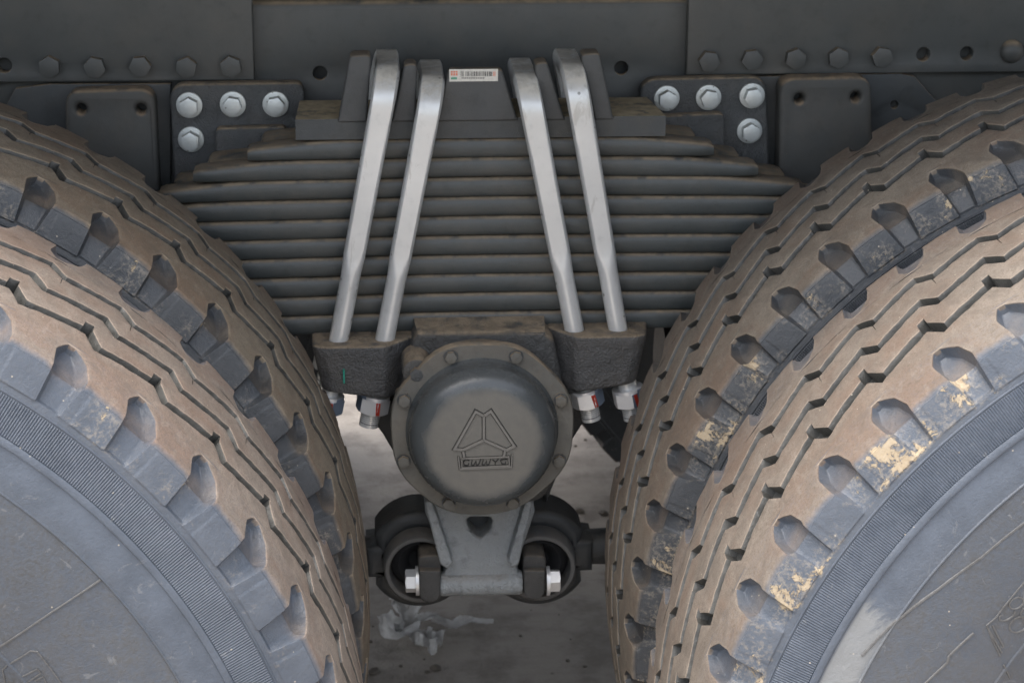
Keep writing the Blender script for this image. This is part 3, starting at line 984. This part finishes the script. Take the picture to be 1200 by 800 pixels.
def ubolt(top, low, label, paint_x, dark, nutrot):
    tp = at(top[0], top[1], YL + .108); lw = at(low[0], low[1], YL)
    zt_ = tp.z - .0085
    d = Vector((tp.x - lw.x, 0, zt_ - .02 - lw.z)); d.normalize()
    bt = lw - d * .098 * (1.0)
    t = thing('u_bolt', label, 'u-bolt', (bt.x, YL, bt.z), 'silver clamp bolts over the spring')
    # centre line
    path = []
    R_ = .030
    n1 = 46
    sl = d.x / d.z
    start = bt; stop = Vector((tp.x - sl * R_, YL, zt_ - R_))
    for k in range(n1 + 1): path.append(start.lerp(stop, k / n1))
    for k in range(1, 9):
        a = math.pi / 2 * k / 8
        path.append(Vector((tp.x - sl * R_ * (1 - math.sin(a)), YL + R_ * (1 - math.cos(a)), zt_ - R_ + R_ * math.sin(a))))
    yk = YK
    for k in range(1, 6): path.append(Vector((tp.x, YL + R_ + (yk - R_ - YL - R_) * k / 5, zt_)))
    for k in range(1, 9):
        a = math.pi / 2 * k / 8
        path.append(Vector((tp.x - sl * R_ * (1 - math.cos(a)), yk - R_ + R_ * math.sin(a), zt_ - R_ + R_ * math.cos(a))))
    for k in range(1, 16): path.append(Vector((tp.x - sl * R_, yk, zt_ - R_)).lerp(Vector((bt.x, yk, bt.z)), k / 15))
    L1 = (stop - start).length
    ztr = lw.z + (zt_ - lw.z) * .255
    bm = bmesh.new(); rings = []
    for i, p in enumerate(path):
        a = path[max(i - 1, 0)]; b = path[min(i + 1, len(path) - 1)]
        T = (b - a).normalized()
        X = Vector((1, 0, 0)); X = (X - T * T.dot(X)).normalized()
        Nn = X.cross(T)            # points out of the loop (front: -y)
        s = min(1, max(0, (p.z - ztr) / .022)) ; s = s * s * (3 - 2 * s)
        hgt = min(1, max(0, (p.z - ztr) / (zt_ - ztr)))
        ring = []
        NS = 40
        for k in range(NS):
            q = 2 * math.pi * k / NS
            cx, cy = math.cos(q), math.sin(q)
            rad_ = .0103 + s * (.0010 + .0016 * hgt)
            cut = rad_ * (1.0 - s * (.26 + .16 * hgt))      # flat struck across front and back
            ox = cx * rad_
            oy = max(-cut, min(cut, cy * rad_))
            ring.append(bm.verts.new(p + X * ox + Nn * oy))
        rings.append(ring)
    for a, b in zip(rings, rings[1:]):
        for k in range(NS): bm.faces.new((a[k], b[k], b[(k + 1) % NS], a[(k + 1) % NS]))
    bm.faces.new(rings[0]); bm.faces.new(rings[-1][::-1])
    link('bolt_shank', finish(bm, 24), M['silver'], t)
    # nut and threads below the lug
    for yy in (YL, YK):
        nb_ = lw - d * .0645; nb_.y = yy
        bm = hex_prof(bmesh.new(), nb_, -d, .0315, .0165, nutrot)
        lathe_bm(bm, [(-.0035, 0), (-.0035, .0168), (0, .0168), (0, .012)], nb_, -d, 28)
        bm.normal_update()
        nut = finish(bm, 30)
        o = link('nut', nut, [M['nutw'], M['nutd']], t)
        for f in nut.polygons:
            f.material_index = 1 if (f.normal.x * dark > .45) else 0  # faces turned one way get the darker tone: shade put into the colour
        tip = nb_ - d * .0165
        prof = [(-.002, .0085)]
        k = 0
        while k * .0022 < .0125:
            prof += [(k * .0022, .0088), (k * .0022 + .0011, .0108)]; k += 1
        prof += [(.0142, .0100), (.0155, .0086), (.0157, 0)]
        link('thread', lathe(prof, tip, -d, 24, 25), M['thread'], t)
        if yy == YL:
            # red torque mark across the nut
            bm = bmesh.new()
            ax = (paint_x)
            rad = .0315 / 2 * 1.03
            for s in (0, 1): pass
            X = Vector((1, 0, 0)); X = (X - d * d.dot(X)).normalized(); Yv = Vector((0, -1, 0))
            ring = []
            hexr = lambda q: (.0315 / 2) / math.cos((q + math.pi / 6) % (math.pi / 3) - math.pi / 6)
            pts_ = []
            for j in range(3):
                for a in (ax - .13, ax + .13):
                    q = a + .05 * j
                    # angle measured from straight towards the viewer
                    vdir = Yv * math.cos(q) + X * math.sin(q)
                    a_up = Vector((1, 0, 0)); a_up = (a_up - (-d) * (-d).dot(a_up)).normalized(); b_up = (-d).cross(a_up)
                    ang = math.atan2(vdir.dot(b_up), vdir.dot(a_up)) - nutrot
                    hr = hexr(ang + math.pi / 6) + .0012
                    pts_.append(bm.verts.new(nb_ - d * (.0005 + .0072 * j) + vdir * hr))
            for j in range(2): bm.faces.new((pts_[2 * j], pts_[2 * j + 1], pts_[2 * j + 3], pts_[2 * j + 2]))
            bmesh.ops.solidify(bm, geom=bm.faces[:], thickness=-.0006)
            mk = link('paint_mark', finish(bm), M['red'], t)
            mk.parent = o; mk.location = -_wloc(o)
    return t


ubolt((453, 57), (398, 399), 'leftmost silver clamp bolt over the spring, outer of the left pair', .15, 1, .2)
ubolt((504, 69), (452, 399), 'silver clamp bolt left of the barcode sticker', .25, -1, .25)
ubolt((609, 67), (673, 393), 'silver clamp bolt right of the barcode sticker', .35, 1, .1)
ubolt((662, 56), (724, 392), 'rightmost silver clamp bolt over the spring, outer of the right pair', .35, 1, .4)

# ------------------------------------------------------------------ trunnion seat
ts = thing('trunnion_seat', 'black cast trunnion seat with two bolt lugs under the leaf spring', 'spring seat', (at(565, 505, .5).x, .55, at(565, 505, .5).z))
Y_L = .482


def lug(px_list, pyt, pyb, name='clamp_lug'):
    """plan outline (pixel x on plane y, y), top and bottom rows given on the front plane"""
    zt_ = at(560, pyt, Y_L).z; zb_ = at(560, pyb, Y_L).z
    pl_ = [(at(px, (pyt + pyb) / 2, y).x, y) for px, y in px_list]
    pl_ = roundpoly(pl_, [.012] * len(pl_), 5)
    bm = bmesh.new()
    lo = [bm.verts.new((x, y, zb_)) for x, y in pl_]; hi = [bm.verts.new((x, y, zt_)) for x, y in pl_]
    bm.faces.new(lo[::-1]); bm.faces.new(hi)
    n = len(pl_)
    for k in range(n): bm.faces.new((lo[k], lo[(k + 1) % n], hi[(k + 1) % n], hi[k]))
    bmesh.ops.subdivide_edges(bm, edges=[e for e in bm.edges if abs(e.verts[0].co.z - e.verts[1].co.z) > .02], cuts=5, use_grid_fill=True)
    bmesh.ops.recalc_face_normals(bm, faces=bm.faces)
    bevel_all(bm, .0035, 3, 40)
    # the lower edge rises towards the outside and the face leans in
    cxm = at(565, 430, Y_L).x
    for v in bm.verts:
        f = (zt_ - v.co.z) / (zt_ - zb_)
        v.co.z += f * .010 * max(0, (abs(v.co.x - cxm) - .10) / .09)
        if abs(v.co.x - cxm) > .12: v.co.x -= math.copysign(.010 * f, v.co.x - cxm)
        v.co.y += .004 * f
    return link(name, finish(bm, 40), M['lug'], ts)


lug([(366, .488), (380, .482), (452, .482), (490, .520), (490, .67), (366, .67)], 404, 467)
lug([(640, .520), (676, .482), (745, .482), (757, .488), (757, .67), (640, .67)], 397, 464)
# rims of dusty bosses round the bolt holes
for px, py in ((398, 400), (452, 399), (673, 393), (724, 392)):
    w = at(px, py, YL)
# centre body
body = [(490, 389), (637, 388), (650, 400), (664, 470), (668, 520), (640, 590), (500, 590), (462, 520), (466, 470), (484, 400)]
link('seat_body', plate_mesh(roundpoly(pxy(body, .487), [.006, .006, .01, .02, .03, .03, .03, .03, .02, .01], 4), [], .487, .66, .007, 4), M['seat'], ts)
# raised pad under the leaves with a dusty top
zpt = at(560, 371, .527).z; zp0 = at(565, 389, .487).z
bm = bmesh.new()
x0, x1 = at(490, 388, .487).x, at(639, 388, .487).x
A = [bm.verts.new(v) for v in ((x0, .4885, zp0 - .02), (x1, .4885, zp0 - .02), (x1, .4885, zp0 - .002), (x0, .4885, zp0 - .002))]
B = [bm.verts.new(v) for v in ((x0 - .004, .527, zp0 - .02), (x1 + .002, .527, zp0 - .02), (x1 + .002, .527, zpt), (x0 - .004, .527, zpt))]
bm.faces.new(A); bm.faces.new(B[::-1])
for k in range(4): bm.faces.new((A[k], B[k], B[(k + 1) % 4], A[(k + 1) % 4]))
bevel_all(bm, .002, 2)
link('seat_pad', finish(bm), M['seat'], ts)
link('seat_shelf', box_mesh(at(372, 395, .53).x, at(757, 390, .53).x, .529, .66, at(565, 408, .53).z, z_bot - .001, .003), M['lug'], ts)
# little bolt and boss upper left of the cover
w = at(488, 437, .447)
link('boss', lathe([(.04, .0155), (0, .015), (-.006, .014), (-.0075, .011), (-.0075, 0)], (w.x, .4545, w.z), (0, 1, 0), 28), M['seat'], ts)
link('boss_bolt', finish(hex_prof(bmesh.new(), (w.x, .4472, w.z), (0, -1, 0), .0125, .008, .2), 30), M['cast'], ts)
# ledge left of the cover
link('ledge', plate_mesh(roundpoly(pxy([(463, 462), (484, 456), (492, 470), (476, 500), (462, 500)], .478), .006), [], .470, .50, .004, 3), M['seat'], ts)
# green paint tick on the left lug
p_, q_ = at(402.0, 433, .481), at(404.2, 449, .481)
gm = link('paint_tick', box_mesh(p_.x, q_.x, .4805, .486, q_.z, p_.z, .0005), M['green'], ts); gm['label'] = 'small green paint tick'
# beam across to the other side and its foot
cz_ = at(565, 505, .5)
link('cross_beam', lathe([(0, .0), (0, .085), (1.05, .085), (1.05, 0)], (cz_.x, .60, cz_.z + .01), (0, 1, 0), 40), M['rod'], ts)
foot = [(418, 470), (500, 470), (512, 600), (470, 545), (448, 508)]
link('side_gusset', plate_mesh(pxy(foot, .56), [], .56, .60, .003, 2), M['rod'], ts)
foot = [(630, 470), (700, 468), (690, 486), (668, 520), (640, 590)]
link('side_gusset', plate_mesh(pxy(foot, .56), [], .56, .60, .003, 2), M['rod'], ts)

def cap_mat():
    mt = M['cap']; nt = mt.node_tree; N = NB(nt); b = nt.nodes['Principled BSDF']
    co = N.n('ShaderNodeTexCoord').outputs['Object']
    sx = N.n('ShaderNodeSeparateXYZ'); N.l(co, sx.inputs[0])
    dx = N.math('SUBTRACT', sx.outputs[0], cc.x); dz = N.math('SUBTRACT', sx.outputs[2], cc.z)
    r = N.math('SQRT', N.math('ADD', N.math('MULTIPLY', dx, dx), N.math('MULTIPLY', dz, dz)))
    f = N.ramp(N.math('ADD', r, N.math('MULTIPLY', N.math('SUBTRACT', N.noise(co, 55, 5, .6), .5), .016)), .0655, .0510)
    f = N.math('MULTIPLY', f, N.math('ADD', .45, N.math('MULTIPLY', N.noise(co, 90, 6, .7), .8)), clamp=True)
    old = b.inputs['Base Color'].links[0].from_socket; oldr = b.inputs['Roughness'].links[0].from_socket
    N.l(N.mix(f, old, (.152, .144, .126)), b.inputs['Base Color'])
    N.l(N.math('ADD', oldr, N.math('MULTIPLY', f, .22), clamp=True), b.inputs['Roughness'])
    return mt


# ------------------------------------------------------------------ trunnion cover (cap with emblem)
YC = .440
cc = at(565, 504, YC)
cv = thing('trunnion_cover', 'round dusty hub cover with embossed triangle emblem and bolt ring', 'hub cover', (cc.x, YC, cc.z))
rs = .00094
prof = [(.046, .0), (.046, .086), (.020, .090), (.0125, .0965), (.002, .0968), (0, .0955), (0, .060)]
fl = bmesh.new()
lathe_bm(fl, prof, (cc.x, YC, cc.z), (0, 1, 0), 96)
for v in fl.verts:    # cast rim is a little uneven
    q = math.atan2(v.co.z - cc.z, v.co.x - cc.x)
    k = 1 + .006 * math.sin(q * 3 + 1) + .004 * math.sin(q * 7) + .010 * math.cos(q * 8 - math.pi) * (math.hypot(v.co.x - cc.x, v.co.z - cc.z) > .09)
    v.co.x = cc.x + (v.co.x - cc.x) * k; v.co.z = cc.z + (v.co.z - cc.z) * k
link('flange', finish(fl, 40), M['flange'], cv)
DP = .038
capp = [(.004, .0805), (-.001, .0800), (-.0025, .0785), (-.006, .0772)]
RC = .0215
for k in range(0, 13):
    a = math.pi / 2 * k / 12
    capp.append((-(DP - RC) - RC * math.sin(a), .0768 - RC + RC * math.cos(a)))
capp += [(-DP - .0006, .045), (-DP - .0012, .02), (-DP - .0013, 0)]
link('cap', lathe(capp, (cc.x, YC, cc.z), (0, 1, 0), 96, 60), cap_mat(), cv)
for k in range(8):
    q = R(22.5 + 45 * k - 1)
    x, z = cc.x + .0885 * math.cos(q), cc.z + .0885 * math.sin(q)
    o = link('cover_bolt', finish(hex_prof(bmesh.new(), (x, YC + .0005, z), (0, -1, 0), .0112, .007, .3 * k), 30), M['flange'], cv)
    link('washer', lathe([(.0, 0), (0, .0078), (-.0012, .0076), (-.0012, 0)], (x, YC + .0002, z), (0, 1, 0), 20), M['cast'], o).parent = o
    o.children[0].location = -_wloc(o)
# emblem: raised strokes
YE = YC - DP - .0010


def strokes(lines, wpx, y, hgt, closed=()):
    bm = bmesh.new()
    for li, pts in enumerate(lines):
        P = [Vector((p[0], p[1])) for p in pxy(pts, y)]
        n = len(P); cl = li in closed
        ring = []
        hw = wpx * rs / 2 * .95
        for i in range(n):
            a = P[i - 1] if (i > 0 or cl) else P[i]; b = P[(i + 1) % n] if (i < n - 1 or cl) else P[i]
            d1 = (P[i] - a).normalized() if (P[i] - a).length else (b - P[i]).normalized()
            d2 = (b - P[i]).normalized() if (b - P[i]).length else d1
            nn = Vector((-(d1 + d2).y, (d1 + d2).x)).normalized()
            k = 1 / max(.45, nn.dot(Vector((-d1.y, d1.x))))
            row = []
            for o, hh in ((-1.0, -.0010), (-.72, hgt), (.72, hgt), (1.0, -.0010)):
                q = P[i] + nn * (o * hw * k)
                row.append(bm.verts.new((q.x, y - hh, q.y)))
            ring.append(row)
        for i in range(n if cl else n - 1):
            a, b = ring[i], ring[(i + 1) % n]
            for k in range(3): bm.faces.new((a[k], a[k + 1], b[k + 1], b[k]))
        if not cl: bm.faces.new(ring[0]); bm.faces.new(ring[-1][::-1])
    return finish(bm, 25)


ez = lambda L: [(500 + a * .125, 460 + b * .125) for a, b in L]
em = [ez([(535, 435), (535, 222)]), ez([(535, 215), (458, 174), (262, 522), (338, 534), (535, 440)]),
      ez([(535, 215), (602, 170), (822, 497), (748, 534), (535, 440)]),
      ez([(340, 535), (352, 600)]), ez([(735, 535), (724, 595)])]
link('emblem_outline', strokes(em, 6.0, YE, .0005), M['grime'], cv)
link('emblem', strokes(em, 3.4, YE, .0024), M['emb'], cv)
FRM = [ez([(296, 592), (312, 712), (795, 692), (800, 572)]), ez([(330, 612), (770, 596), (775, 680), (330, 700), (330, 612)])]
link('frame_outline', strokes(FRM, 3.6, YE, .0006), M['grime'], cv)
link('emblem_frame', strokes(FRM, 1.7, YE, .0021), M['emb'], cv)
let = []
zz = lambda L: [(532 + a * .06, 526 + b * .06) for a, b in L]
let.append(zz([(300, 215), (230, 195), (185, 240), (200, 305), (270, 315), (290, 270)]))
let.append(zz([(355, 205), (335, 300), (385, 310), (430, 230), (440, 305), (480, 300), (520, 195)]))
let.append(zz([(575, 200), (545, 295), (590, 305), (635, 225), (640, 300), (680, 295), (715, 190)]))
let.append(zz([(750, 200), (810, 245), (870, 185)])); let.append(zz([(810, 245), (800, 300)]))
let.append(zz([(1040, 190), (960, 190), (905, 215), (935, 280), (1000, 290), (1010, 245)]))
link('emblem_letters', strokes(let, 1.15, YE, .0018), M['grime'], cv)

# ------------------------------------------------------------------ torque rods and their bracket
br = thing('torque_rod_bracket', 'grey cast bracket below the hub cover between two rod eyes', 'bracket', at(562, 690, .5))
YBk = .500
plate = [(497, 560), (622, 560), (627, 600), (606, 664), (612, 690), (606, 697), (520, 698), (514, 690), (523, 664), (498, 600)]
notch = [(545, 606), (578, 606), (574, 622), (562, 631), (551, 622)]
link('bracket_body', plate_mesh(roundpoly(pxy(plate, YBk), .006, 4), [roundpoly(pxy(notch, YBk), .005, 4)], YBk, .56, .004, 3), M['bracket'], br)
link('back_wall', plate_mesh(pxy([(505, 590), (618, 590), (600, 690), (522, 690)], .53), [], .530, .575, .002, 2), M['rod'], br)
for rib in ([(497, 588), (506, 586), (531, 660), (526, 668), (516, 662)], [(616, 586), (625, 588), (608, 662), (600, 667), (595, 658)]):
    link('rib', plate_mesh(roundpoly(pxy(rib, YBk - .016), .004, 3), [], YBk - .016, YBk + .01, .003, 3), M['bracket'], br)
a, b = at(516, 686, YBk), at(612, 684, YBk)
link('lower_bar', finish(lathe_bm(bmesh.new(), [(0, 0), (0, .0125), (.003, .014), ((b - a).length - .003, .014), ((b - a).length, .0125), ((b - a).length, 0)], a + Vector((0, .006, 0)), b - a, 28), 40), M['bracket'], br)


def rod(side, c, neck, pin, bolt_x, label):
    """one torque rod: eye body, neck and tube running to its axle, bush, pin and bolt"""
    Ye = .540
    cw = at(c[0], c[1] - 10, Ye)
    sgn = -1 if side == 'L' else 1
    t = thing('torque_rod', label, 'torque rod', (cw.x, .565, cw.z - .06), 'torque rods under the hub cover')
    r0 = .0585
    outl = []
    nw = .0185
    nz = at(neck[0], neck[1], Ye).z - cw.z
    x_n = at(neck[0], neck[1], Ye).x - cw.x
    for k in range(41):
        a = R(32) + (2 * math.pi - R(64)) * k / 40
        outl.append((cw.x + sgn * r0 * math.cos(a), cw.z + r0 * math.sin(a)))
    outl += [(cw.x + x_n * .82, cw.z + nz - nw * 1.02), (cw.x + x_n * 1.05, cw.z + nz - nw)]
    outl += [(cw.x + x_n * 1.05, cw.z + nz + nw), (cw.x + x_n * .82, cw.z + nz + nw * 1.1)]
    cb = at(c[0], c[1], .518)
    hole_ = circle(cw.x, cb.z + .003, .034, 36)
    link('eye', plate_mesh(outl, [hole_], Ye, .602, .009, 4), M['rod'], t)
    link('bush_ring', finish(lathe_bm(bmesh.new(), [(.0, .0335), (-.022, .0335), (-.024, .0345), (-.024, .0385), (-.022, .0400), (0, .0415), (.02, .0415), (.02, .0335), (0, .0335)], (cw.x, Ye, cb.z), (0, 1, 0), 56), 35), M['ring'], t)
    link('rubber_bush', lathe([(.010, .0), (.006, .012), (-.004, .019), (-.008, .024), (-.004, .030), (.006, .0345), (.03, .0345)], (cw.x, Ye, cb.z), (0, 1, 0), 40), M['rubber'], t)
    # tube to the axle
    s = Vector((cw.x + x_n * .95, .571, cw.z + nz)); e = Vector((sgn * .64, .60, s.z - .01))
    L = (e - s).length
    link('rod_tube', lathe([(0, 0), (0, .020), (.03, .021), (.032, .025), (.055, .025), (.057, .021), (L, .021), (L, 0)], s, e - s, 32), M['rod'], t)
    # pin end clamped to the bracket
    p = roundpoly(pxy(pin, .496), [.006, .006, .012, .012], 5)
    pn = link('pin', plate_mesh(p, [], .496, .58, .003, 3), M['pin'], t)
    link('pin_face', plate_mesh(roundpoly(pxy([(pin[0][0] + 1, 668), (pin[1][0] - 1, 668), (pin[2][0] - 1, pin[2][1] - 1), (pin[3][0] + 1, pin[3][1] - 1)], .488), [.002, .002, .01, .01], 4), [], .487, .498, .002, 2), M['pin'], t)
    bw = at(bolt_x, 680, .508)
    dx = Vector((sgn, 0, 0))
    bm = hex_prof(bmesh.new(), bw, dx, .0225, .0115, .26)
    lathe_bm(bm, [(-.004, 0), (-.004, .0165), (0, .0165), (0, .006)], bw, dx, 28)
    link('clamp_bolt', finish(bm, 30), M['nutw'], t)
    return t


rod('L', (492, 667), (432, 661), [(490, 652), (517, 650), (517, 707), (491, 706)], 487, 'black torque rod eye running left with white bolt head')
rod('R', (631, 665), (692, 653), [(613, 650), (640, 652), (639, 703), (613, 703)], 644, 'black torque rod eye running right into the muddy tyres')

# ------------------------------------------------------------------ litter on the ground
def rag_mat():
    mt, nt, b = new_mat('torn_plastic'); N = NB(nt)
    co = N.n('ShaderNodeTexCoord').outputs['Object']
    f = N.noise(N.scale(co, (1, 1, 1)), 60, 6, .7, .4)
    N.l(N.mix(N.ramp(f, .35, .65), (.95, .94, .93), (.80, .78, .76)), b.inputs['Base Color'])
    b.inputs['Roughness'].default_value = .28; b.inputs['Specular IOR Level'].default_value = .8
    N.l(N.bump(N.noise(co, 150, 4, .6, 1.0), .6, .004), b.inputs['Normal'])
    return mt


M['rag'] = rag_mat()
rg = thing('torn_plastic_strip', 'torn crumpled whitish plastic strip lying on the ground', 'litter', atg(480, 765))


def ribbon(pts, widths, lift, seed):
    """crumpled strip along pixel points on the ground"""
    r_ = random.Random(seed)
    P = [atg(*p) for p in pts]
    n = 26; m_ = 9
    bm = bmesh.new(); rows = []
    for i in range(n + 1):
        s = i / n * (len(P) - 1); k = min(int(s), len(P) - 2); f = s - k
        c = P[k].lerp(P[k + 1], f); T = (P[k + 1] - P[k]).normalized(); S = Vector((-T.y, T.x, 0))
        w_ = widths[k] * (1 - f) + widths[k + 1] * f; lf = lift[k] * (1 - f) + lift[k + 1] * f
        row = []
        for j in range(m_ + 1):
            u = j / m_ - .5
            zz_ = .003 + lf * 2.4 + w_ * .13 * math.sin(j * 1.15 + i * .08 + seed) + .003 * math.sin(i * .5 + j * .9 + seed * 2) + r_.uniform(-.0006, .0006)
            q = c + S * (u * w_ * (1 + .12 * math.sin(i * .8 + seed)))
            row.append(bm.verts.new((q.x + r_.uniform(-.0015, .0015), q.y + r_.uniform(-.002, .002), max(.002, zz_))))
        rows.append(row)
    for a, b in zip(rows, rows[1:]):
        for j in range(m_): bm.faces.new((a[j], a[j + 1], b[j + 1], b[j]))
    bmesh.ops.solidify(bm, geom=bm.faces[:], thickness=.0012)
    return finish(bm, 50)


link('strip', ribbon([(474, 744), (486, 735), (500, 727), (514, 721)], [.022, .050, .060, .030], [.008, .020, .022, .014], 1), M['rag'], rg)
link('strip', ribbon([(488, 741), (506, 737), (530, 739), (552, 737), (578, 732)], [.020, .026, .020, .022, .004], [.010, .008, .004, .006, .002], 2), M['rag'], rg)
link('strip', ribbon([(480, 750), (498, 758), (517, 760)], [.018, .040, .060], [.006, .006, .004], 3), M['rag'], rg)
link('strip', ribbon([(452, 746), (462, 753), (476, 751), (490, 742)], [.030, .038, .030, .020], [.016, .006, .008, .010], 4), M['rag'], rg)
link('strip', ribbon([(459, 730), (466, 737), (476, 745)], [.008, .016, .018], [.020, .018, .010], 5), M['rag'], rg)

# pebbles and clods
bm = bmesh.new()
rp = random.Random(5)
spots = [(437, 788), (510, 784), (679, 600), (707, 602), (437, 734), (434, 752), (610, 745), (655, 720)]
for k in range(34):
    spots.append((rp.uniform(395, 760), rp.uniform(470, 800)))
for i, (px, py) in enumerate(spots):
    w = atg(px, py); s = (.009 if i < 4 else rp.uniform(.0015, .0045))
    mtx = Matrix.Translation(w + Vector((0, 0, s * .3))) @ Matrix.Rotation(rp.random() * 6, 4, 'Z') @ Matrix.Diagonal((s * rp.uniform(.8, 1.4), s, s * .6, 1))
    rb = bmesh.ops.create_icosphere(bm, subdivisions=1, radius=1, matrix=mtx)
    for v in rb['verts']: v.co += Vector((rp.uniform(-.2, .2), rp.uniform(-.2, .2), rp.uniform(-.1, .1))) * s
pb = link('pebbles', finish(bm, 30), plain('dark_clod', (.14, .12, .10), .95))
tag(pb, kind='stuff')
